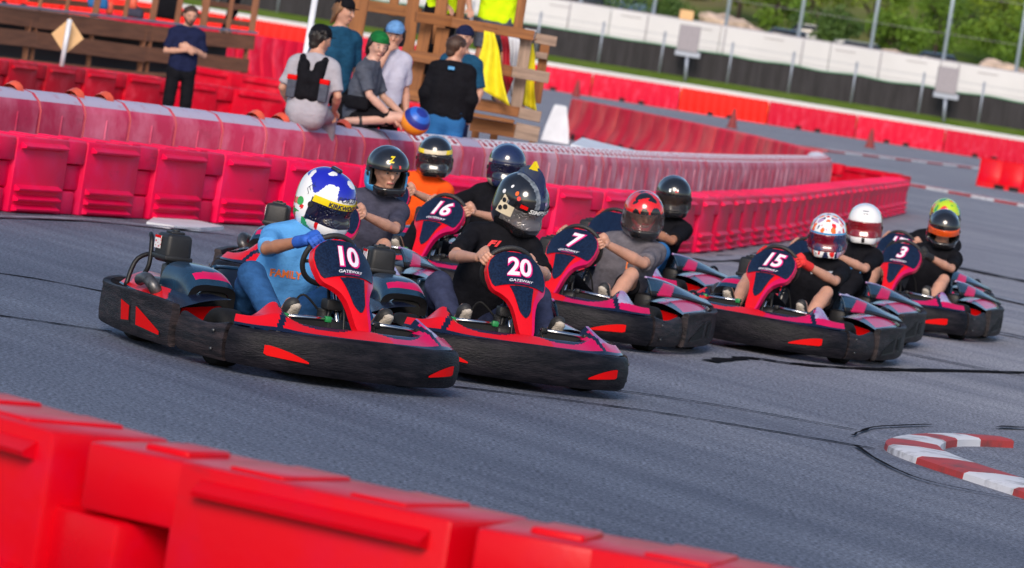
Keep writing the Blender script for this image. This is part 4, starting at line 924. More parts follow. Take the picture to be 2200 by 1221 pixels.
_m = mk('visor_tint', (.03, .025, .025), .05); _m.node_tree.nodes['Principled BSDF'].inputs['Alpha'].default_value = .55
_m = mk('visor_clear', (.10, .07, .07), .05); _b = _m.node_tree.nodes['Principled BSDF']; _b.inputs['Alpha'].default_value = .34
HM = ['black', 'white', 'red', 'blue', 'yellow', 'green', 'grey', 'cream', 'navy', 'lime', 'padding', 'orange', 'lilac', 'skyblue']
HI = {n: i for i, n in enumerate(HM)}
def wob(P, s, ph=0.0): return np.sin(P[:, 0] * s + ph) * np.cos(P[:, 1] * s * 1.3 + ph * 2) + np.sin(P[:, 2] * s * .9 + ph * 3) * np.cos(P[:, 0] * s * 1.7)
def helm_paint(style, F0):
    def fm(P):
        x, y, z = P.T; d = F0(P); m = np.zeros(len(P)); az = np.degrees(np.arctan2(y, x + .02))
        if style == 'leader':
            m[:] = HI['white']; top = (z > .075 - .0006 * np.abs(az)) & (z + .25 * x + .15 * wob(P, 26) * .25 > .085); m[top] = HI['blue']
            m[top & (wob(P, 42, 1) > .85)] = HI['white']
            low = (z < -.03) & (x < .07); m[low & (wob(P, 48, 2) > .55)] = HI['red']; m[low & (z < -.07) & (wob(P, 40, .7) < -.35)] = HI['green']; m[(z < -.132)] = HI['navy']
            m[(np.abs(z + .01 - .25 * x) < .016) & (x < -.02) & (np.abs(az) > 110)] = HI['red']
        elif style == 'mohawk':
            m[:] = HI['black']; m[(np.abs(y) < .052) & (z > .03) & (x > -.08)] = HI['grey']; m[(np.abs(y) < .022) & (z > .03)] = HI['navy']
            sd = (np.abs(z + .022 + .45 * (x - .03)) < .040 - .30 * np.maximum(0, x - .03)) & (x > -.035) & (x < .09) & (np.abs(y) > .07); m[sd] = HI['cream']
        elif style == 'openblack':
            m[:] = HI['black']; m[(np.abs(az) > 55) & (np.abs(az) < 120) & (z < -.0) & (z > -.12)] = HI['skyblue']
        elif style == 'brow': m[:] = HI['black']; m[(z > .045) & (z < .073) & (x > -.01)] = HI['cream']; m[(z > .045) & (z < .073) & (x > -.01) & (np.abs(y) > .085)] = HI['yellow']
        elif style == 'navycream': m[:] = HI['navy']; m[(z < .055) & (x < .07) & (x > -.06)] = HI['cream']
        elif style == 'redpatch':
            m[:] = HI['grey']; m[(z > .035)] = HI['red']; m[(z > .03) & ((wob(P, 30, .4) > .45) | (wob(P, 38, 2.2) < -.9))] = HI['black']; m[z < -.06] = HI['black']; m[(z < -.135)] = HI['red']
        elif style == 'floral':
            m[:] = HI['white']; a = wob(P, 55, .3); b = wob(P, 47, 1.9); m[a > .75] = HI['navy']; m[b > .85] = HI['red']; m[(a < -.95)] = HI['orange']; m[b < -.95] = HI['lilac']; m[(z > .035) & (z < .05) & (x > 0)] = HI['skyblue']
        elif style == 'white': m[:] = HI['white']; m[(np.abs(y) < .010) & (z < -.08) & (z > -.125) & (x > .05)] = HI['black']
        elif style == 'lime':
            m[:] = HI['lime']; a = wob(P, 30, .9); m[a > .5] = HI['green']; m[a < -.9] = HI['orange']; m[a < -1.15] = HI['red']; m[z < -.0] = HI['skyblue']
        else: m[:] = HI['black']
        m[d < -.012] = HI['padding']; return m
    return fm
def decal(mb, txt, F0, az0, z0, size, lift=.0025, shear=0.0, off=0.0, mi=0, tilt=0.0, sx=1.0):
    v, f = text_geo(txt, size, shear, off); out = []
    for x, y, z in v:
        x *= sx; xx, yy = x * math.cos(tilt) - y * math.sin(tilt), x * math.sin(tilt) + y * math.cos(tilt)
        out.append(on_helm(F0, az0 + xx / .145, z0 + yy, lift))
    return mb.add(out, f, mi)
def on_helm(F0, az, z, lift):
    d = A_(math.cos(az), math.sin(az), 0); lo, hi = .02, .25
    for _ in range(18):
        m = (lo + hi) / 2; 
        if F0((d * m + A_(-.01, 0, z))[None])[0] < 0: lo = m
        else: hi = m
    return tuple(d * (lo + lift) + A_(-.01, 0, z))
def strip(mb, F0, a0, a1, z0, z1, lift, n=24, mi=0):
    vs = []; fs = []
    for i in range(n + 1):
        a = a0 + (a1 - a0) * i / n
        for z in (z0, (z0 + z1) / 2, z1): vs.append(on_helm(F0, a, z - .10 * max(0, .06 - (math.cos(a) * .14 - .01)), lift))
    for i in range(n):
        for j in range(2): a = i * 3 + j; fs.append((a, a + 3, a + 4, a + 1))
    return mb.add(vs, fs, mi)
def dots(mb, F0, az, z, r, lift=.003, mi=0, n=14):
    c = [on_helm(F0, az + r * math.cos(2 * math.pi * i / n) / .145, z + r * math.sin(2 * math.pi * i / n), lift) for i in range(n)]; return mb.add(c, [tuple(range(n))], mi)
def make_helmet(root, c, fr, spec):
    style, vis = spec['style'], spec.get('visor'); sv, vv, F0 = helmet_geo(0)
    f, l, u = fr; Mx = Matrix(((f[0], l[0], u[0], c[0]), (f[1], l[1], u[1], c[1]), (f[2], l[2], u[2], c[2]), (0, 0, 0, 1)))
    hm = link('helmet', to_mesh('helmet', [sv], [M['helm_' + n] for n in HM], helm_paint(style, F0)), root); hm.matrix_local = Mx @ Matrix.Scale(spec.get('size', 1.08), 4)
    if spec.get('half'):
        V, Q = vv; Q = Q[V[Q].mean(1)[:, 2] > -.022 - .10 * np.maximum(0, .06 - V[Q].mean(1)[:, 0])]; vv = (V, Q)
    if vis and not spec.get('up'): link('visor', to_mesh('visor', [vv], M[vis]), hm)
    elif vis:
        V = vv[0].copy(); a = math.radians(-38); V2 = V.copy(); x, z = V[:, 0] + .02, V[:, 2] - .0; V2[:, 0] = x * math.cos(a) + z * math.sin(a) - .02; V2[:, 2] = -x * math.sin(a) + z * math.cos(a); V2 *= 1.05
        link('visor', to_mesh('visor', [(V2, vv[1])], M[vis]), hm)
    # rubber edge round the opening and pivots
    for s in (-1, 1): p = on_helm(F0, s * R(83), -.012, .002); q = on_helm(F0, s * R(83), -.012, .008); MB().cyl(p, q, .016, .013, 14).build('visor_pivot', M['helm_padding'], hm, 40)
    cols = lambda *n: [M['helm_' + a] for a in n]
    if style == 'leader':
        mb = MB(); strip(mb, F0, R(-82), R(82), .014, .048, .006); mb.build('visor_strip', cols('yellow'), hm, fix=False)
        mb = MB(); decal(mb, 'KIRKWOOD', F0, R(-14), .0275, .031, .0085, 0, .0012, sx=.98); decal(mb, 'FORZA', F0, R(-10), .064, .034, .003, .3, .0004, sx=1.1); decal(mb, 'JTX', F0, R(-98), .062, .034, .003, .2, tilt=R(60)); mb.build('helmet_lettering', cols('navy'), hm, fix=False)
        mb = MB(); dots(mb, F0, R(-108), -.02, .022); mb.build('side_badge', cols('green'), hm, fix=False)
        mb = MB(); mb.rbox((-.01, 0, .168), (.06, .03, .02), .007); mb.build('top_vent', cols('black'), hm, 40)
    if style == 'mohawk':
        mb = MB(); strip(mb, F0, R(-80), R(80), .014, .046, .006); mb.build('visor_strip', cols('black'), hm, fix=False)
        for sg in (-1, 1):
            mb = MB(); strip(mb, F0, R(sg * 100), R(sg * 62), -.048, .016, .0055, 12); mb.build('side_plate', cols('cream'), hm, fix=False)
        mb = MB(); decal(mb, 'SIMPSON', F0, 0, .029, .034, .0085, .2, .001, sx=1.15); mb.build('helmet_lettering', cols('white'), hm, fix=False)
        for az, z, r, li, cn in ((-72, .085, .012, .003, 'orange'), (-62, .068, .012, .003, 'red'), (-106, .055, .012, .003, 'white'), (-96, .10, .009, .003, 'white'), (92, .020, .013, .006, 'black'), (92, -.028, .013, .006, 'black'), (-92, .020, .013, .006, 'black'), (-92, -.028, .013, .006, 'black'), (8, .078, .010, .003, 'lilac')):
            dots(MB(), F0, R(az), z, r, li + (.003 if cn == 'black' else 0)).build('sticker', cols(cn), hm, fix=False)
        mb = MB(); vs = [on_helm(F0, R(-52), .030 + z, .010) for z in (0, .02)] + [on_helm(F0, R(-36), .030 + z, .010) for z in (.02, 0)]; mb.add(vs, [(0, 1, 2, 3)]); mb.build('brand_patch', cols('red'), hm, fix=False)
        # fin along the crown
        prof = []
        for i in range(13):
            a = R(15 + 125 * i / 12); base = A_(-.01, 0, .03) + A_(math.cos(a), 0, math.sin(a)) * .128; hgt = .012 + .055 * max(0, math.sin((i / 12) ** 1.3 * math.pi)) ** 1.2; prof.append((base, base + A_(math.cos(a), 0, math.sin(a)) * hgt))
        mb = MB()
        for (b0, t0), (b1, t1) in zip(prof, prof[1:]):
            w0, w1 = .016, .007
            vs = [b0 + A_(0, w0, 0), b0 - A_(0, w0, 0), t0 - A_(0, w1, 0), t0 + A_(0, w1, 0), b1 + A_(0, w0, 0), b1 - A_(0, w0, 0), t1 - A_(0, w1, 0), t1 + A_(0, w1, 0)]
            mb.add(vs, [(1, 2, 6, 5), (0, 4, 7, 3), (2, 3, 7, 6), (0, 3, 2, 1), (4, 5, 6, 7)])
        mb.build('crest_fin', cols('navy'), hm, fix=False)
        mb = MB(); p = prof[8][1]; mb.prism([Vector(p + A_(.05, .010, -.006)), Vector(p + A_(-.012, .010, -.03)), Vector(p + A_(.002, .009, .028))], (0, -.020, 0)); mb.build('crest_tip', cols('yellow'), hm)
    if style == 'openblack':
        mb = MB(); vs = [on_helm(F0, R(a), z, .003) for a, z in ((-14, .052), (14, .052), (14, .072), (-14, .072))]; mb.add(vs, [(0, 1, 2, 3)]); mb.build('brow_label', cols('red'), hm, fix=False)
        mb = MB(); decal(mb, 'Z', F0, R(-12), .105, .05, .003, .4, .002); mb.build('helmet_logo', cols('yellow'), hm, fix=False)
    if style == 'plain':
        mb = MB(); vs = [on_helm(F0, R(a), z, .003) for a, z in ((-26, .066), (2, .066), (2, .088), (-26, .088))]; mb.add(vs, [(0, 1, 2, 3)]); vs = [on_helm(F0, R(a), z, .004) for a, z in ((-8, .066), (2, .066), (2, .075), (-8, .075))]; mb.add(vs, [(0, 1, 2, 3)], 1); mb.build('brow_label', cols('white', 'red'), hm, fix=False)
    if style == 'white':
        mb = MB()
        for z, r in ((.115, .025), (.095, .018)): strip(mb, F0, -r / .12, r / .12, z, z + .007, .0022, 6)
        mb.build('crown_vent', cols('grey'), hm, fix=False)
    return hm

def joints(pelvis, chest, neck, head, yaw, shw=.19, hf=None, lean_l=None, la=(0, 1, 0), lp=(0, 1, 0), **lm):
    J = dict(pelvis=A_(*pelvis), chest=A_(*chest), neck=A_(*neck), head=A_(*head), la=A_(*la), lp=A_(*lp)); J['hf'] = hf or frame(yaw)
    for k, v in lm.items(): J[k] = A_(*v)
    return J
def driver(key, head, yaw, pitch, roll=0.0, hands=True, glove=None, dz=0.0, wheel_l=False, **kw):
    hd = A_(*head); sh = A_(hd[0] - .05, hd[1] * .72, hd[2] - .265); pel = A_(-.30, .02, .20); neck = A_(hd[0] - .045, hd[1] * .9, hd[2] - .165)
    ch = pel + (neck - pel) * .62; tilt = hd[1] * .30
    la = unit(A_(.10, 1, -tilt)); c = A_(.435, 0, .655); ax = unit(A_(-.91, 0, .41)); e1 = A_(0, 1, 0); e2 = np.cross(ax, e1)
    aR, aL = R(180 + kw.pop('hr', 24)), R(-kw.pop('hl', 20)); GR = c + (e1 * math.cos(aR) + e2 * math.sin(aR)) * .156; GL = c + (e1 * math.cos(aL) + e2 * math.sin(aL)) * .156
    tR = e1 * -math.sin(aR) + e2 * math.cos(aR); tL = e1 * -math.sin(aL) + e2 * math.cos(aL)
    shR = sh - la * .185 + A_(0, 0, .005); shL = sh + la * .185
    wR = GR + A_(-.092, -.030, -.010); wL = GL + A_(-.092, .030, -.010)
    def elbow(s, w_, sg):
        m = (s + w_) / 2; L = np.linalg.norm(w_ - s); h2 = max(.02, (.29) ** 2 - (L / 2) ** 2) ** .5; d = unit(A_(-.25, sg * .80, -.55)); dd = unit(w_ - s); d = unit(d - dd * (d @ dd)); return m + d * h2
    kR = kw.pop('kR', (.17, -.32, .50)); kL = kw.pop('kL', (.17, .32, .50))
    J = joints(pel, ch, neck, hd, 0, hf=frame(yaw, pitch, roll), la=la, shR=shR, shL=shL, elR=elbow(shR, wR, -1), elL=elbow(shL, wL, 1), wrR=wR, wrL=wL,
               hipR=(-.24, -.10, .20), hipL=(-.24, .12, .20), knR=kR, knL=kL, anR=(.50, -.29, .26), anL=(.50, .29, .26), toR=(.62, -.30, .405), toL=(.62, .30, .405))
    hs = {'R': grip(wR, GR, tR, .029, 1), 'L': grip(wL, GL, -tL, .029, 1)}
    x, y, a = KARTS[key][:3]
    return person(key, kw.pop('label'), (x, y), R(a) - R(90), J, hands=hs, glove=glove, **kw)
GD = 'kart drivers'
def yaw_for(key, world):   # world: degrees from facing the camera towards image right; kart yaw is subtracted (left of the driver = image right)
    return world - KARTS[key][2]
driver('10', (-.19, .28, .955), yaw_for('10', 58), 17, 4, label='driver of kart 10 in sky blue t-shirt, jeans and a white, blue and yellow helmet', skin='tan', shirt='cloth_sky', pants='cloth_jeans', glove='glove_blue', hr=42, helmet=dict(size=1.15, style='leader', visor='visor_dark'), group=GD, h=.012, face=False)
driver('20', (-.19, .25, 1.05), yaw_for('20', 52), 24, 6, label='driver of kart 20 in a black t-shirt and black helmet with navy crest fin', skin='fair', shirt='cloth_black', pants='cloth_sweat', helmet=dict(size=1.13, style='mohawk', visor='visor_mirror'), hair='hair_blond', hairlen=.13, group=GD, h=.012, face=False)
driver('C', (-.22, .22, 1.0), yaw_for('C', 22), 10, 6, label='driver in dark t-shirt behind the leader, face showing in an open black helmet', skin='fair', shirt='cloth_slate', pants='cloth_black', shorts=True, helmet=dict(style='openblack'), group=GD, h=.013)
driver('16', (-.25, .14, 1.07), yaw_for('16', 5), 6, 4, label='driver of kart 16, navy and cream helmet mostly hidden behind another helmet', skin='fair', shirt='cloth_black', pants='cloth_black', helmet=dict(style='navycream', visor='visor_dark'), group=GD, face=False)
driver('D', (-.25, .20, .99), yaw_for('D', 2), 8, 4, label='driver in a bright orange shirt and black helmet with a pale brow strip', skin='fair', shirt='cloth_orange', sleeve=.95, pants='cloth_black', helmet=dict(style='brow', visor='visor_smoke'), group=GD, face=False)
driver('7', (-.25, .20, .93), yaw_for('7', 10), 10, 5, label='driver of kart 7 in grey t-shirt, red and grey helmet with clear visor', skin='fair', shirt='cloth_grey', pants='cloth_black', shorts=True, helmet=dict(style='redpatch', visor='visor_clear'), group=GD, beard='balaclava', collar='balaclava', build=1.04, h=.013)
driver('G', (-.25, .22, .96), yaw_for('G', 10), 10, 5, label='driver in black with red gloves and black helmet, right behind kart 7 driver', skin='tan', shirt='cloth_black', pants='cloth_denim', glove='glove_red', helmet=dict(style='plain', visor='visor_tint'), group=GD)
driver('15', (-.25, .12, .92), yaw_for('15', -2), 10, 4, label='driver of kart 15 in black with a flowery multicolour helmet and blue visor', skin='fair', shirt='cloth_black', pants='cloth_black', shorts=True, glove='glove_red', helmet=dict(style='floral', visor='visor_blue'), group=GD, face=False)
driver('I', (-.25, .20, .97), yaw_for('I', -4), 6, 3, label='driver in a black t-shirt and a plain white helmet behind kart 15', skin='fair', shirt='cloth_black', pants='cloth_black', helmet=dict(style='white', visor='visor_red'), group=GD, face=False)
driver('3', (-.25, .14, .95), yaw_for('3', 4), 18, 4, label='driver of kart 3 in black with glossy black helmet and orange visor', skin='fair', shirt='cloth_black', pants='cloth_black', shorts=True, glove='glove_black', helmet=dict(style='black', visor='visor_orange', half=True), group=GD)
driver('K', (-.25, .21, 1.0), yaw_for('K', 6), 8, 4, label='rearmost driver in a green and yellow helmet behind the driver of kart 3', skin='fair', shirt='cloth_black', pants='cloth_black', helmet=dict(style='lime', visor='visor_dark'), group=GD, face=False)
# ================================================================== WOOD, SIGNS, FLAGS
def plank(name, p0, p1, y0, y1, wpx, th, m, parent=None, off=0.0):
    a, b = D(*p0, y0), D(*p1, y1); mid = (a + b) / 2; wd = wpx * mid.y / F; d = (b - a); L = d.length; ex = d.normalized()
    ey = Vector((0, 1, 0)); ey = (ey - ex * ey.dot(ex)).normalized(); ez = ex.cross(ey); Mx = Matrix((ex, ey, ez)).transposed()
    mb = MB(); mb.rbox((0, 0, 0), (L, th, wd), min(.006, th * .2, wd * .2), 1); o = mb.build(name, M[m], parent, False); o.matrix_local = Matrix.Translation(mid + Vector((0, off, 0))) @ Mx.to_4x4(); return o
tw = empty('flag_tower', (0, 0, 0), label='orange-brown timber marshal tower of posts and rails with flags hung on it', cat='tower')
TY = 53.0
for nm, p0, p1, y0, y1, wp, th, m in (
    ('post', (790, -80), (757, 108), TY, TY, 34, .10, 'wood_tower'), ('post', (858, -60), (842, 34), TY + 1.5, TY + 1.5, 20, .09, 'wood_tower'), ('post', (893, -40), (862, 240), TY + .3, TY + .3, 26, .09, 'wood_tower'),
    ('post', (958, -80), (940, 96), TY, TY, 26, .09, 'wood_tower'), ('post', (918, 45), (885, 218), TY - .3, TY - .3, 26, .09, 'wood_tower'), ('post', (952, 60), (930, 215), TY - .3, TY - .3, 28, .09, 'wood_tower'),
    ('rail', (760, 8), (905, 30), TY + .9, TY + .9, 24, .05, 'wood_tower'), ('rail', (893, 36), (975, 47), TY - .6, TY - .4, 24, .05, 'wood_tower'), ('rail', (970, 48), (1148, 77), TY - .5, TY - .5, 22, .05, 'wood_tower'),
    ('rail', (878, 118), (960, 132), TY - .5, TY - .5, 24, .05, 'wood_tower'), ('rail', (955, 130), (1100, 154), TY - .5, TY - .5, 24, .05, 'wood_tower'), ('rail', (1100, 154), (1180, 168), TY - .55, TY - .55, 24, .06, 'wood_grey'),
    ('board', (900, 160), (900, 214), TY - .2, TY - .2, 34, .04, 'wood_tower'), ('board', (868, 200), (985, 222), TY - .5, TY - .5, 26, .05, 'wood_tower'),
    ('post', (1132, 78), (1108, 236), TY - .3, TY - .3, 25, .10, 'wood_grey'), ('post', (1172, 92), (1152, 222), TY + .4, TY + .4, 20, .09, 'wood_tower'), ('cap_board', (1150, 82), (1196, 90), TY + .4, TY + .4, 22, .10, 'wood_grey'), ('post', (1133, -70), (1112, 62), TY + .2, TY + .2, 20, .09, 'wood_tower'), ('post', (1000, -70), (985, 60), TY + .4, TY + .4, 18, .09, 'wood_tower'),
    ('deck_board', (1005, 222), (1115, 242), TY - .5, TY - .5, 22, .10, 'wood_tower'), ('deck_board', (1115, 242), (1162, 252), TY - .52, TY - .52, 24, .12, 'wood_grey'), ('rail', (1150, 118), (1176, 122), TY + .3, TY + .3, 14, .06, 'wood_grey'),
    ('step_board', (1008, 245), (1105, 262), TY - .8, TY - .8, 8, .30, 'wood_tower'), ('step_board', (1010, 266), (1106, 282), TY - .7, TY - .7, 30, .06, 'wood_tower'), ('step_board', (1106, 280), (1158, 290), TY - .72, TY - .72, 34, .06, 'wood_grey'), ('leg', (1022, 280), (1018, 318), TY - .3, TY - .3, 16, .09, 'wood_tower'), ('leg', (1062, 286), (1057, 322), TY - .3, TY - .3, 16, .09, 'wood_tower'), ('leg', (1145, 296), (1140, 322), TY - .3, TY - .3, 14, .09, 'wood_tower')):
    plank(nm, p0, p1, y0, y1, wp, th, m, tw)
for i in range(9):
    a = D(880, 214, 52.7); mb = MB(); mb.rbox((a.x + .55, 52.75 + i * .16, 1.30), (1.5, .145, .035), .006, 1); mb.build('deck_board', M['wood_tower'], tw)
def flag(label, pts, y, m, fold=.05):
    P = [D(px, py, y) for px, py in pts]; top = P[:2]; bot = P[2:]
    rt = empty('flag', P[0], label=label, cat='flag', group='flags hung on the timber tower')
    def fn(i, j):
        a = P[0].lerp(P[1], i); b = P[3].lerp(P[2], i); p = a.lerp(b, j); p = p + Vector((.012 * math.sin(j * 7), fold * math.sin(i * 9 + j * 2) * (.3 + j), 0)); return p - P[0]
    mb = MB(); mb.grid(fn, 14, 16); o = mb.build('cloth', M[m], rt, True, fix=False); mod = o.modifiers.new('s', 'SOLIDIFY'); mod.thickness = .004
    mb = MB(); mb.tube([Vector((-.03, .03, .06)), P[1] - P[0] + Vector((.03, .03, .05))], .010, 6); mb.build('flag_stick', M['wood_tower'], rt, True); return rt
flag('large yellow flag hanging between the tower rails, nearest the black jacket', [(1040, 66), (1062, 71), (1094, 228), (1018, 184)], TY - .75, 'flag_yellow')
flag('dark red flag hanging beside the large yellow one', [(1075, 76), (1090, 78), (1102, 170), (1086, 208)], TY - .2, 'flag_red', .03)
flag('black and white striped flag edge hanging left of the red one', [(1056, 72), (1074, 76), (1080, 150), (1064, 128)], TY - .1, 'flag_black', .02)
flag('white flag hanging between the red flag and the grey post', [(1092, 78), (1116, 84), (1112, 220), (1096, 206)], TY + .1, 'flag_white', .03)
flag('narrow yellow flag at the right of the grey post', [(1136, 92), (1146, 94), (1152, 240), (1116, 222)], TY - .1, 'flag_yellow', .03)
mb = MB(); mb.rbox((0, 0, 0), (.12, .16, .09), .02, 2); mb.rbox((0, 0, .055), (.14, .18, .025), .01, 1); q = D(1138, 76, TY - .35); o = mb.build('radio_box', M['white_plastic'], None, 40, label='small white box on top of the grey tower post', cat='box'); o.location = q
# left stand
st = empty('spectator_stand', (0, 0, 0), label='long brown timber stand with horizontal boards and a metal-capped rail', cat='stand')
yl, yr = 82.0, 93.0
def ys(px): return yl + (yr - yl) * (px + 10) / 555
for (p0, p1, wp, m, nm, th, off) in (((-40, 4), (300, 43), 5, 'metal_cap', 'cap_rail', .14, 0), ((300, 43), (548, 71), 5, 'metal_cap', 'cap_rail', .14, 0),
    ((-40, 27), (82, 43), 36, 'wood_stand', 'board', .05, 0), ((82, 43), (325, 72), 36, 'wood_stand', 'board', .05, 0), ((325, 72), (545, 92), 32, 'wood_stand', 'board', .05, 0),
    ((-40, 74), (78, 86), 34, 'wood_stand', 'board', .05, 0), ((78, 86), (312, 118), 34, 'wood_stand', 'board', .05, 0), ((312, 116), (532, 142), 30, 'wood_stand', 'board', .05, 0), ((-40, 122), (300, 158), 8, 'wood_stand', 'board', .05, 0), ((300, 158), (530, 172), 8, 'wood_stand', 'board', .05, 0)):
    plank(nm, p0, p1, ys(p0[0]), ys(p1[0]), wp, th, m, st, off)
for x, y0, y1, wp in ((60, 30, 135, 12), (75, 30, 135, 9), (196, 50, 150, 10), (306, 62, 165, 12), (321, 64, 165, 9), (424, 84, 175, 9), (528, 88, 178, 10)): plank('post', (x + 4, y0), (x - 8, y1), ys(x) + .12, ys(x) + .12, wp, .09, 'wood_stand', st)
for x, wp, yo in ((84, 9, .1), (142, 9, .3), (204, 14, .1), (268, 10, .1), (327, 14, .2), (380, 12, .1), (436, 16, .2), (490, 10, .1), (541, 14, .1)): plank('rail_post', (x + 18, -60), (x - 1, 14 + x * .108), ys(x) + yo, ys(x) + yo, wp, .10, 'wood_stand', st)
for p0, p1 in (((330, 22), (440, 36)), ((436, 40), (545, 54)), ((60, -2), (330, 24)), ((436, 6), (545, 20))): plank('rail', p0, p1, ys(p0[0]) + 1.6, ys(p1[0]) + 1.6, 12, .05, 'wood_stand', st)
for i in range(12):
    a, b = D(-60, 5, yl), D(548, 72, yr); d = (b - a).normalized(); n_ = Vector((-d.y, d.x, 0)).normalized(); mid = (a + b) / 2; L = (b - a).length; mb = MB(); mb.rbox((0, 0, 0), (L, .26, .035), .006, 1)
    o = mb.build('deck_board', M['wood_stand'], st); o.location = mid + n_ * (.25 + i * .28) + Vector((0, 0, -.12)); o.rotation_euler = (0, 0, math.atan2(d.y, d.x))
a, b = D(-60, 5, yl), D(548, 72, yr); d = (b - a).normalized(); n_ = Vector((-d.y, d.x, 0)).normalized()
mb = MB(); mb.box((0, 0, .55), ((b - a).length * 1.0, .06, 1.1)); o = mb.build('shade_sheet', M['flag_black'], st); o.location = ((a + b) / 2 + n_ * .45 - d * .3) * Vector((1, 1, 0)); o.rotation_euler = (0, 0, math.atan2(d.y, d.x))  # black sheet added behind the boards for the shade under the deck
# things lying on the stand's deck behind the rail
for n, (px, py, m, sz, lab) in enumerate(((210, 6, 'cloth_denim', (.42, .3, .22), 'blue bag lying on the deck of the wooden stand'), (236, 18, 'cap_orange', (.14, .14, .26), 'orange bottle standing on the deck of the stand'), (286, 6, 'cap_orange', (.18, .16, .26), 'orange bag on the deck behind the stand rail'), (288, 28, 'cloth_slate', (.4, .3, .18), 'dark grey bag on the deck behind the stand rail'), (360, 8, 'cloth_black', (.5, .3, .6), 'black coat hung behind the stand rail'))):
    mb = MB(); mb.rbox((0, 0, 0), sz, .06, 3, taper=.85); mb.tube(spline([(-sz[0] * .25, 0, sz[2] * .5), (0, 0, sz[2] * .5 + .07), (sz[0] * .25, 0, sz[2] * .5)], 5), .012, 6); o = mb.build('bag' if n != 1 else 'bottle', M.get(m) or M['cloth_black'], None, True, label=lab, cat='bag' if n != 1 else 'bottle'); o.location = D(px, py, ys(px) + 1.2)
# diamond sign seen from behind, white pole, cones, sign boxes
q = D(133, 142, 67.2); base = Vector((q.x, q.y, .62)); sg = empty('diamond_sign', base, label='pale yellow diamond sign seen from behind on a leaning white post', cat='sign')
top = D(150, 42, 67.2) - base; bot = D(132, 143, 67.2) - base; mb = MB(); mb.tube([bot, top], .036, 8); mb.build('post', M['white_plastic'], sg, True)
c = D(145, 78, 67.4) - base; mb = MB(); mb.prism([c + Vector((math.cos(a) * .235, 0, math.sin(a) * .27)) for a in (R(90), R(180), R(270), R(0))], (0, .012, 0)); mb.build('board', M['tan_board'], sg)
mb = MB(); a, b = D(690, -80, 51.5), D(655, 128, 51.5); b.z = min(b.z, .26) if False else b.z; bb = a + (b - a) * ((a.z - .25) / (a.z - b.z)); mb.tube([bb, a], .036, 10); mb.cyl(bb, bb + Vector((0, 0, .03)), .12); mb.build('pole', M['white_plastic'], None, True, label='thin white pole standing left of the tall man in the black cap', cat='pole')
for n, (px, py, lab) in enumerate(((1868, 318, 'rust red traffic cone on the far track, rightmost'), (1572, 276, 'rust red traffic cone behind the hairpin barriers'), (1237, 209, 'rust red traffic cone just right of the wooden tower'))):
    q = G(px, py); k = empty('traffic_cone', q, label=lab, cat='cone', group='traffic cones on the far track'); MB().lathe([(.22, .03), (.20, .05), (.055, .80), (.03, .82), (0, .82)], (0, 0, 0), n=14).build('cone', M['cone_rust'], k, 50); MB().rbox((0, 0, .018), (.50, .50, .036), .012, 1).build('base', M['cone_rust'], k)
for n, (px, lab, topc) in enumerate(((1480, 'grey sign box with a tan top on a post before the white wall, left one', True), (2035, 'grey sign box on a post before the white wall, right one', False))):
    y0 = 108 + (px - 1480) * .162; yy = 238.6; b = D(px - 6, y0 + 52, yy); k = empty('sign_box', (b.x, yy, 1.5), label=lab, cat='sign', group='grey sign boxes before the white wall'); o_ = Vector((b.x, yy, 1.5))
    c = D(px, y0 - 25, yy) - o_; mb = MB(); mb.rbox(c, (1.08, .35, 1.35), .03, 1); mb.build('box', M['sign_grey'], k)
    c2 = D(px - 3, y0 + 8, yy) - o_; mb = MB(); mb.rbox(c2, (1.3, .2, .30), .02, 1); mb.build('crossbar', M['post_steel'], k); mb = MB(); mb.tube([Vector((0, 0, 0)), c2], .09, 8); mb.build('post', M['post_steel'], k, True)
    if topc: c3 = D(px - 5, y0 - 75, yy) - o_; mb = MB(); mb.rbox(c3, (.72, .3, .5), .03, 1); mb.build('top_box', M['tan_board'], k)
# concrete wall behind the far barriers
MB().rbox((0, 237, .69), (110, .5, 1.38), .04, 1).build('concrete_wall', M['concrete_white'], None, label='low white concrete wall along the top of the far red barriers', cat='wall')
# fence with windscreen
fe = empty('mesh_fence', (0, 240, 1.7), label='steel post fence with sagging black windscreen cloth before the white wall', cat='fence')
mb = MB(); XS = [-24 + 3.32 * i for i in range(19)]
def sag(x): 
    t = (x + 24) / 3.32 % 1; return 1.44 - .05 * math.sin(math.pi * t) ** 2 + .02 * math.sin(x * 1.7)
mb.grid(lambda i, j: Vector((-26 + 64 * i, .06 + .03 * math.sin(i * 300), .02 + (sag(-26 + 64 * i)) * j)), 160, 2); o = mb.build('windscreen', M['windscreen'], fe, True)
mb = MB(); mb.tube([Vector((-26 + 64 * i / 160, .03, .03 + sag(-26 + 64 * i / 160))) for i in range(161)], .045, 5); mb.build('windscreen_trim', M['trim_green'], fe, True)
pm = MB().tube([(0, 0, -.05), (0, 0, 2.1)], .055, 8).lathe([(.07, 2.1), (.05, 2.15), (0, 2.17)], (0, 0, 0), n=8).mesh('post', M['post_steel'], True)
for x in XS: o = link('post', pm, fe); o.location = (x + .12 * math.sin(x * 5), 0, 0)
mb = MB()
for z in (1.98,): mb.tube([(-26, 0, z), (38, 0, z)], .010, 4)
mb.build('tension_wire', M['post_steel'], fe)
fe2 = empty('mesh_fence', (0, 246, 2.15), label='second line of thin fence posts close to the white wall', cat='fence'); pm2 = MB().tube([(0, 0, 0), (0, 0, 2.45)], .045, 6).mesh('post', M['sign_grey'], True)
for i in range(14): o = link('post', pm2, fe2); o.location = (-20 + 4.15 * i, 0, 0)
mb = MB(); mb.tube([(-22, 0, 1.2), (36, 0, 1.2)], .012, 4); mb.build('tension_wire', M['sign_grey'], fe2)
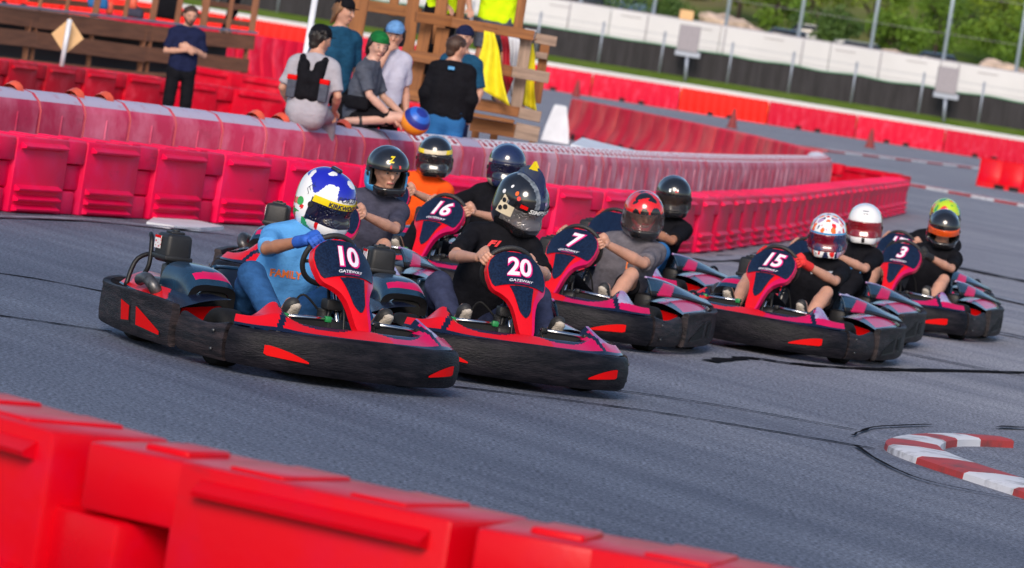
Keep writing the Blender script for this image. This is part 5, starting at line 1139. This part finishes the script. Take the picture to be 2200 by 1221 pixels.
# speedway wall with tall catch-fence posts
wl = empty('speedway_wall', (0, 252, 0), label='long white concrete speedway wall with tall steel posts on top', cat='wall'); pan = MB().rbox((0, 0, 3.6), (5.97, .6, 2.24), .03, 1).mesh('wall_panel', M['wall_white'])
for i in range(13): o = link('wall_panel', pan, wl); o.location = (-36 + 6 * i, 0, 0)
dm = MB().box((0, -.30, 4.42), (1.1, .02, .045)).mesh('joint_mark', M['sign_grey'])
for i in range(17): o = link('joint_mark', dm, wl); o.location = (-31 + 3.9 * i, -.012, .02 * math.sin(i * 3))
pt = MB().tube([(0, .2, 3.0), (0, .2, 13)], .10, 8).mesh('catch_post', M['post_tall'], True)
for i in range(16): o = link('catch_post', pt, wl); o.location = (-26.5 + 3.97 * i, 0, 0)
mb = MB()
for z in (6.2, 8.4): mb.tube([(-36, .2, z), (40, .2, z)], .012, 4)
mb.tube([(-38, -.1, 4.76), (40, -.1, 4.76)], .035, 5); mb.build('cable', M['sign_grey'], wl)
# ================================================================== BEHIND THE WALL
def ground_z(y):
    for a, b in zip(prof, prof[1:]):
        if a[1] <= y <= b[1]: return a[2] + (b[2] - a[2]) * (y - a[1]) / (b[1] - a[1])
    return 0
def tree(px, y, hgt, wid, li, lab, seed):
    rnd = random.Random(seed); x = D(px, 100, y).x; z0 = ground_z(y); t = empty('tree', (x, y, z0), label=lab, cat='tree', group='trees on the bank behind the white wall')
    mb = MB(); mb.tube([(0, 0, -.3), (.05, 0, hgt * .3), (.1, .05, hgt * .7)], [.16, .12, .05], 7)
    for i in range(6):
        a = rnd.random() * 6.3; mb.tube([(.04, 0, hgt * (.2 + .08 * i)), (math.cos(a) * wid * .22, math.sin(a) * wid * .22, hgt * (.4 + .08 * i)), (math.cos(a) * wid * .4, math.sin(a) * wid * .4, hgt * (.52 + .07 * i))], [.06, .04, .02], 5)
    mb.build('trunk', M['bark'], t, True); mb = MB(); cl = [(rnd.gauss(0, .30) * wid, rnd.gauss(0, .30) * wid, hgt * (.30 + .62 * rnd.random()), wid * (.14 + .12 * rnd.random())) for _ in range(16)]
    for _ in range(3600):
        cx, cy, cz, r = rnd.choice(cl); v = Vector((rnd.gauss(0, 1), rnd.gauss(0, 1), rnd.gauss(0, 1))).normalized() * r * rnd.random() ** .4; c = Vector((cx, cy, cz)) + v
        if c.z < .1: continue
        n = Vector((rnd.gauss(0, 1), rnd.gauss(0, 1), rnd.gauss(0, 1) + .6)).normalized(); u = n.orthogonal().normalized(); w_ = n.cross(u); s = .04 + .06 * rnd.random()
        mb.add([c + u * s * 1.5, c + w_ * s, c - u * s * 1.5, c - w_ * s + n * .02], [(0, 1, 2, 3)])
    mb.build('crown', M['leaf_%d' % li], t, fix=False)
for n, (px, y, hg, wd, li, lab) in enumerate(((1215, 272, 2.2, 4.5, 2, 'low dark shrub behind the wall just right of the tower'), (1300, 300, 1.8, 4, 0, 'low green shrub behind the wall among parked cars'), (1420, 268, 1.6, 4.5, 2, 'dark low shrub left of the tan sign top'), (1575, 282, 5.2, 5.0, 1, 'bright green bushy tree right of the tan sign top'),
    (1655, 276, 3.6, 3.6, 0, 'mid green tree between two tall posts, above the wall seam'), (1730, 290, 4.5, 4.5, 1, 'light green tree behind parked cars, upper right'), (1790, 272, 2.4, 3.4, 2, 'dark green shrub close to the wall beside boulders'), (1865, 286, 5.0, 5.5, 1, 'broad light green tree left of the dark pole'), (1925, 274, 2.6, 3.8, 0, 'green bush at the wall below the broad tree'),
    (2010, 280, 3.6, 4.4, 0, 'green bush behind the right sign box'), (2080, 300, 3.4, 4.6, 2, 'dark tree on the slope at the upper right'), (2150, 282, 4.6, 4.2, 1, 'bright green tree near the right edge'), (2215, 276, 4.4, 4.5, 0, 'green tree cut by the right edge'), (1500, 310, 4, 6, 2, 'distant dark green tree above the tan sign top'), (2000, 330, 5, 7, 1, 'far light green tree on the slope'))): tree(px, y, hg, wd, li, lab, 31 + n)
for n, (px, y, r, lab) in enumerate(((1815, 266, .9, 'pale boulder by the wall below the tall posts'), (1920, 268, .8, 'cluster of tan boulder left of the dark pole'), (1965, 267, .7, 'small tan boulder right of a tall post'), (2155, 266, 1.2, 'large tan boulder at the right above the wall'), (1540, 268, 1.3, 'wide pinkish boulder bank right of the tan sign top'), (1600, 270, .9, 'low pinkish boulder beside the bright tree'))):
    bm = bmesh.new(); bmesh.ops.create_icosphere(bm, subdivisions=3, radius=1); rnd = random.Random(n)
    for v in bm.verts: k_ = 1 + .18 * math.sin(v.co.x * 5 + n) * math.cos(v.co.y * 4 + n * 2) + .1 * math.sin(v.co.z * 7 + n); v.co = Vector((v.co.x * r * 1.3 * k_, v.co.y * r * k_, v.co.z * r * .8 * k_))
    me = bpy.data.meshes.new('boulder'); bm.to_mesh(me); bm.free(); me.materials.append(M['boulder']); o = link('boulder', me); o.location = (D(px, 100, y).x, y, ground_z(y) + r * .45); put(o, lab, 'boulder')
def car(px, y, m, lab, rz):
    c = empty('parked_car', (D(px, 60, y).x, y, ground_z(y)), rz, label=lab, cat='car', group='cars parked behind the wall')
    mb = MB(); mb.rbox((0, 0, .62), (4.4, 1.75, .62), .16, 3); b = mb.build('body', M[m], c, 40); mb = MB(); mb.rbox((-.15, 0, 1.15), (2.5, 1.55, .62), .2, 3, taper=.78); mb.build('cabin', M['car_glass'], c, 40); MB().rbox((-.15, 0, 1.46), (1.7, 1.2, .06), .02, 1).build('roof', M[m], c)
    for sx in (-1.35, 1.35):
        for sy in (-.85, .85): w_ = MB().lathe([(.0, -.1), (.3, -.1), (.33, -.06), (.33, .06), (.3, .1), (0, .1)], (sx, sy, .33), (0, 1, 0), 16).build('wheel', M['rubber'], c, 40)
    for sy in (-.6, .6): MB().rbox((2.18, sy, .68), (.08, .36, .14), .03, 1).build('headlight', M['white_plastic'], c)
for a in ((1250, 268, 'car_silver', 'silver car parked behind the wall right of the tower', R(10)), (1345, 276, 'car_blue', 'blue car parked behind the wall, left of the tan sign top', R(5)), (1430, 292, 'car_white', 'white car parked farther up behind the wall', R(0)), (1490, 300, 'car_blue', 'blue car parked farther up, above the tan sign top', R(8)), (1700, 264, 'car_blue', 'blue car parked behind the wall below the green trees', R(4)), (1750, 272, 'car_white', 'white car parked between trees in the upper right', R(-5)), (1862, 263, 'car_silver', 'grey car parked at the wall beside boulders', R(0)), (2030, 264, 'car_blue', 'blue car behind the right sign box', R(3))): car(*a)
for px, lab, m in ((2000, 'dark wooden utility pole on the slope at the upper right', 'bark'), (2040, 'pale grey pole on the slope right of the dark pole', 'post_tall'), (1755, 'pale pole standing behind the light green trees', 'wood_grey')):
    x = D(px, 60, 290).x; o = MB().tube([(0, 0, -.3), (0, 0, 9)], [.16, .12], 8).build('utility_pole', M[m], None, True, label=lab, cat='pole'); o.location = (x, 290, ground_z(290))
# slabs and a fallen panel
for n, (pts, z, lab) in enumerate(((((1225, 318), (1250, 303), (1352, 330), (1345, 345)), .05, 'pale blue-white panel lying behind the second barrier row'), (((1285, 330), (1300, 316), (1385, 336), (1370, 348)), .12, 'second pale panel lying to the right of the first'))):
    mb = MB(); mb.prism([D(px, py, 62 + (3 if i in (1, 2) else 0)) for i, (px, py) in enumerate(pts)], (0, 0, .05)); mb.build('panel', M['white_plastic'], None, label=lab, cat='panel')
mb = MB(); P = gp((314, 484), (330, 474), (372, 474), (430, 482), (480, 494), (430, 497), (398, 495), (372, 493), (350, 489)); mb.prism(P, (0, 0, .03)); o = mb.build('panel', M['white_plastic'], None, label='fallen white plastic panel lying on the track before the pink row', cat='panel')
# ================================================================== SPECTATORS
def stand(h, lean=0.0, yaw=0.0, pitch=5, arms=None, sit=False, **kw):
    k = h / 1.80; J = dict(pelvis=A_(0, 0, .96), chest=A_(lean * .5, 0, 1.25), neck=A_(lean * .9, 0, 1.50), head=A_(lean + .02, 0, 1.665), la=A_(0, 1, 0), lp=A_(0, 1, 0), shR=A_(lean * .85, -.180, 1.415), shL=A_(lean * .85, .180, 1.415),
        hipR=A_(0, -.10, .93), hipL=A_(0, .10, .93), knR=A_(.03, -.12, .50), knL=A_(.02, .12, .50), anR=A_(-.02, -.13, .09), anL=A_(-.03, .13, .09), toR=A_(.15, -.16, .035), toL=A_(.14, .16, .035))
    J.update(elR=A_(-.04, -.26, 1.14), wrR=A_(.10, -.24, .90), elL=A_(-.04, .26, 1.14), wrL=A_(.10, .24, .90))
    if arms: J.update({a: A_(*b) for a, b in arms.items()})
    J = {a: b * k for a, b in J.items()}; J['la'] = J['lp'] = A_(0, 1, 0); J['hf'] = frame(yaw, pitch); return J
def hands_for(J, curl=.45):
    o = {}
    for s, sg in (('R', -1), ('L', 1)):
        d = unit(J['wr' + s] - J['el' + s]); o[s] = open_hand(J['wr' + s], d, A_(0, sg, .2) if abs(d[2]) > .6 else A_(0, 0, 1), curl)
    return o
SG = 'spectators and marshals behind the barriers'
def put_px(px, y): return D(px, 300, y).x
# man with crossed arms
J = stand(1.83, 0, 0, 14, dict(elR=(.03, -.265, 1.15), wrR=(.215, -.02, 1.20), elL=(.05, .265, 1.16), wrL=(.19, .02, 1.25)))
H_ = {'R': open_hand(J['wrR'], A_(.0, 1, .15), A_(1, .1, .2), .35), 'L': open_hand(J['wrL'], A_(-.1, -1, .0), A_(1, -.1, .2), .35)}
x = D(395, 120, 63.5).x; person('s1', 'bearded man in a navy t-shirt standing with crossed arms before the timber stand', (x, 63.5), R(-72), J, skin='fair', shirt='cloth_navy', pants='cloth_black', hands=H_, hair='hair_brown', beard='hair_brown', group=SG, h=.016)
# man with vest, sitting on the second row with his back to the camera
def seated(hs=.95, lean=.03, **kw):
    J = dict(pelvis=A_(-.03, 0, hs + .11), chest=A_(lean * .5, 0, hs + .41), neck=A_(lean + .02, 0, hs + .64), head=A_(lean + .06, 0, hs + .80), la=A_(0, 1, 0), lp=A_(0, 1, 0), shR=A_(lean, -.182, hs + .55), shL=A_(lean, .182, hs + .55), elR=A_(.02, -.27, hs + .30), elL=A_(.02, .27, hs + .30), wrR=A_(.22, -.22, hs + .16), wrL=A_(.22, .22, hs + .16),
        hipR=A_(.02, -.10, hs + .09), hipL=A_(.02, .10, hs + .09), knR=A_(.44, -.14, hs + .10), knL=A_(.44, .14, hs + .10), anR=A_(.46, -.14, hs - .34), anL=A_(.46, .14, hs - .34), toR=A_(.62, -.15, hs - .40), toL=A_(.62, .15, hs - .40), hf=frame(kw.get('yaw', 0), kw.get('pitch', 8)))
    for a, b in kw.items():
        if a not in ('yaw', 'pitch'): J[a] = A_(*b)
    return J
y = 44.2; x = D(668, 180, y).x; J = seated(.95, .05, yaw=-42, pitch=6)
p2 = person('s2', 'man in black cap, grey t-shirt and black harness, sitting on the barrier with back turned', (x, y), R(82), J, skin='fair', shirt='cloth_lightgrey', pants='cloth_vest', hands=hands_for(J), hair='hair_dark', cap=('cloth_black', False), face=True, group=SG)
s = Sdf(.03)   # harness vest over the upper back
for sg in (-1, 1): s.c((-.075, sg * .075, 1.50), (-.10, sg * .06, 1.22), .055, .07); s.c((-.02, sg * .11, 1.57), (-.085, sg * .085, 1.45), .032, .045)
s.c((-.095, -.05, 1.38), (-.095, .05, 1.38), .06, .06); link('harness', to_mesh('harness', [s.mesh(.014)], M['cloth_black']), p2)
for sg in (-1, 1):
    mb = MB(); mb.rbox((-.13, sg * .155, 1.27), (.07, .09, .20), .02, 2); mb.build('pouch', M['cloth_charcoal'], p2, 40); mb = MB(); mb.rbox((-.135, sg * .158, 1.365), (.075, .095, .05), .012, 2); mb.build('pouch_flap', M['red_insert'], p2, 40)
# tall man with a cap, long hair and blue t-shirt
y = 47.6; x = D(722, 120, y).x; J = stand(1.95, 0, 28, 4); person('s3', 'tall man with long fair hair, black cap and blue t-shirt behind the seated men', (x, y), R(-58), J, skin='fair', shirt='cloth_blue', pants='cloth_black', hands=hands_for(J), hair='hair_blond', hairlen=.13, cap=('cloth_black', False), group=SG, loc_z=.25)
# seated man with a green cap, looking back over his shoulder
y = 46.0; x = D(772, 250, y).x
J = seated(.97, .02, yaw=-52, pitch=10, elR=(.14, -.24, 1.28), wrR=(.38, -.16, 1.10), elL=(.14, .24, 1.28), wrL=(.42, .10, 1.13), knR=(.46, -.15, 1.11), anR=(.08, -.20, 1.02), toR=(-.05, -.26, 1.00), knL=(.45, .10, 1.07), anL=(.10, .0, 1.03), toL=(-.02, -.08, 1.02))
p4 = person('s4', 'man in a backwards green cap, dark t-shirt and shorts sitting sideways on the barrier', (x, y), R(-14), J, skin='pale', shirt='cloth_charcoal', pants='cloth_black', shorts=True, hands=hands_for(J, .2), hair='hair_dark', hairlen=.11, cap=('cap_green', True), group=SG) if M.setdefault('cap_green', cloth('cap_green', (.01, .13, .035))) else None
mb = MB(); mb.rbox((-.02, 0, 1.20), (.34, .40, .09), .035, 3); mb.rbox((.02, -.215, 1.19), (.24, .09, .13), .03, 3); mb.build('waist_pack', M['cloth_black'], p4, 40)
# man in white t-shirt, hand at his mouth
y = 47.2; x = D(832, 150, y).x; J = stand(1.78, .02, -30, 10, dict(elR=(.20, -.26, 1.18), wrR=(.16, -.10, 1.50)))
person('s5', 'man in light blue cap and white t-shirt holding a hand to his mouth', (x, y), R(-62), J, skin='fair', shirt='cloth_white', pants='cloth_black', hands={'R': open_hand(J['wrR'], A_(-.1, .35, .9), A_(1, -.2, .2), .7)}, hair='hair_dark', hairlen=.15, cap=('cap_blue', False), group=SG, loc_z=.25) if M.setdefault('cap_blue', cloth('cap_blue', (.12, .26, .50))) else None
# black jacket, back to the camera
y = 48.6; x = D(965, 200, y).x; J = stand(1.74, 0, -48, 6)
p6 = person('s6', 'dark-haired man in a black jacket standing with his back to the camera', (x, y), R(84), J, skin='fair', shirt='cloth_black', longsleeve=True, pants='cloth_denim', hands=None, hair='hair_brown', group=SG, loc_z=.25, build=1.12)
mb = MB(); mb.rbox((-.143, .0, 1.40), (.012, .07, .035), .004, 1); mb.build('jacket_label', M['helm_skyblue'], p6)
# man behind him in a dark cap
y = 50.2; x = D(992, 130, y).x; J = stand(1.86, 0, 22, 5); person('s7', 'man in a backwards dark cap and blue top half hidden by the black jacket', (x, y), R(-120), J, skin='fair', shirt='cloth_blue', pants='cloth_navy', shorts=True, hands=None, hair='hair_dark', cap=('cloth_navy', True), group=SG, loc_z=.25)
# two marshals in hi-vis on the tower
y = 53.5; x = D(945, 40, y).x; J = stand(1.80, .05, 0, 8, dict(elR=(.10, -.26, 1.16), wrR=(.36, -.18, 1.00), elL=(.12, .24, 1.16), wrL=(.40, .12, 1.00)))
person('s8', 'marshal in a yellow hi-vis shirt and black trousers leaning on the tower rail', (x, y), R(-55), J, skin='fair', shirt='cloth_hivis', pants='cloth_black', hands=hands_for(J, .3), hair='hair_dark', face=False, group=SG, loc_z=1.32)
x = D(1068, 40, 53.6).x; J = stand(1.86, 0, 0, 8, dict(elR=(.16, -.27, 1.28), wrR=(.24, .02, 1.36), elL=(.18, .27, 1.28), wrL=(.26, -.02, 1.34)))
person('s9', 'marshal in a loose yellow hi-vis shirt with folded arms on the tower above the flags', (x, 53.6), R(-88), J, skin='tan', shirt='cloth_hivis', pants='cloth_charcoal', shorts=True, hands=hands_for(J, .4), hair='hair_dark', face=False, group=SG, loc_z=1.28, build=1.15)
# visitor on the stand, only the legs in view
x = D(495, 40, 94.2).x; J = stand(1.75, .1, 0, 5, dict(knR=(.12, -.12, .52), knL=(-.05, .12, .50), anL=(-.22, .14, .12), toL=(-.08, .16, .05)))
person('s10', 'person in black standing on the deck of the timber stand, cut by the top edge', (x, 94.2), R(-40), J, shirt='cloth_black', pants='cloth_black', hair='hair_dark', face=False, h=.022, group=SG, loc_z=1.28)
# ball in front of the seated man's knees
q = D(890, 278, 45.75); bl = empty('ball', (q.x, q.y, 1.10), label='blue and orange striped ball resting on the barrier by the seated man', cat='ball'); bl.rotation_euler = (R(35), R(30), 0)
rr = .145
for i in range(7):
    a0, a1 = R(-90 + 180 * i / 7), R(-90 + 180 * (i + 1) / 7); MB().lathe([(rr * math.cos(a0 + (a1 - a0) * k / 4), rr * math.sin(a0 + (a1 - a0) * k / 4)) for k in range(5)], (0, 0, 0), n=24).build('panel', M[('ball_navy', 'ball_blue', 'ball_orange', 'ball_orange', 'ball_navy', 'ball_blue', 'ball_navy')[i]], bl, True, fix=False)
# ================================================================== PRINTS ON SHIRTS
from mathutils.bvhtree import BVHTree
def shirt_print(root, geo, pos, facing, mname, name, up=None, sx=1.0):
    """lay flat lettering on a shirt: cast it from in front of the chest onto the cloth"""
    sh = next((c for c in root.children if c.name.startswith('shirt')), None)
    if sh is None: return
    me = sh.data; bv = BVHTree.FromPolygons([v.co for v in me.vertices], [p.vertices for p in me.polygons]); f = Vector(facing).normalized(); u = Vector((0, 0, 1)); r = u.cross(f).normalized() if up is None else Vector(up); u = f.cross(r).normalized()
    v, fs = geo; out = []
    for x, y, z in v:
        o = Vector(pos) + r * x * sx + u * y; hit = bv.ray_cast(o + f * .5, -f); p = hit[0] if hit[0] else o; out.append(p + f * .004)
    MB().add(out, fs).build(name, M[mname], root, fix=False)
def quadgeo(poly): return [(x, y, 0) for x, y in poly], [tuple(range(len(poly)))]
PP = {o['label']: o for o in bpy.data.objects if o.get('category') == 'person'}
def who(s): return next(o for k, o in PP.items() if k.startswith(s))
mk('print_orange', (.85, .18, .03), .7); mk('print_red', (.7, .015, .02), .6); mk('print_white', (.55, .56, .6), .7); mk('print_blue', (.03, .22, .5), .7)
shirt_print(who('driver of kart 10 in'), text_geo('FAMILY', .058, 0, .002), (.0, .06, .53), (.95, -.1, .15), 'print_orange', 'shirt_print')
shirt_print(who('driver of kart 20'), text_geo('F1', .05, .5, .003), (-.1, .10, .79), (.95, .1, .25), 'print_red', 'shirt_print', sx=1.5)
shirt_print(who('driver of kart 7 '), quadgeo([(-.03, -.045), (.03, -.045), (.028, .01), (.0, .05), (-.028, .01)]), (.0, .24, .60), (.95, .3, .2), 'print_orange', 'shirt_print')
shirt_print(who('driver of kart 15'), quadgeo([(-.10, -.012), (.10, -.012), (.10, .012), (-.10, .012)]), (-.1, .16, .64), (.95, .1, .2), 'print_white', 'shirt_print')
shirt_print(who('driver in a black t-shirt'), quadgeo([(-.06, -.03), (.05, -.035), (.065, .0), (.03, .035), (-.05, .02)]), (.0, .22, .62), (.95, .1, .2), 'print_blue', 'shirt_print')
shirt_print(who('driver in black with red gloves'), quadgeo([(-.04, -.02), (.04, -.02), (.0, .03)]), (.0, .25, .66), (.95, .1, .2), 'print_white', 'shirt_print')
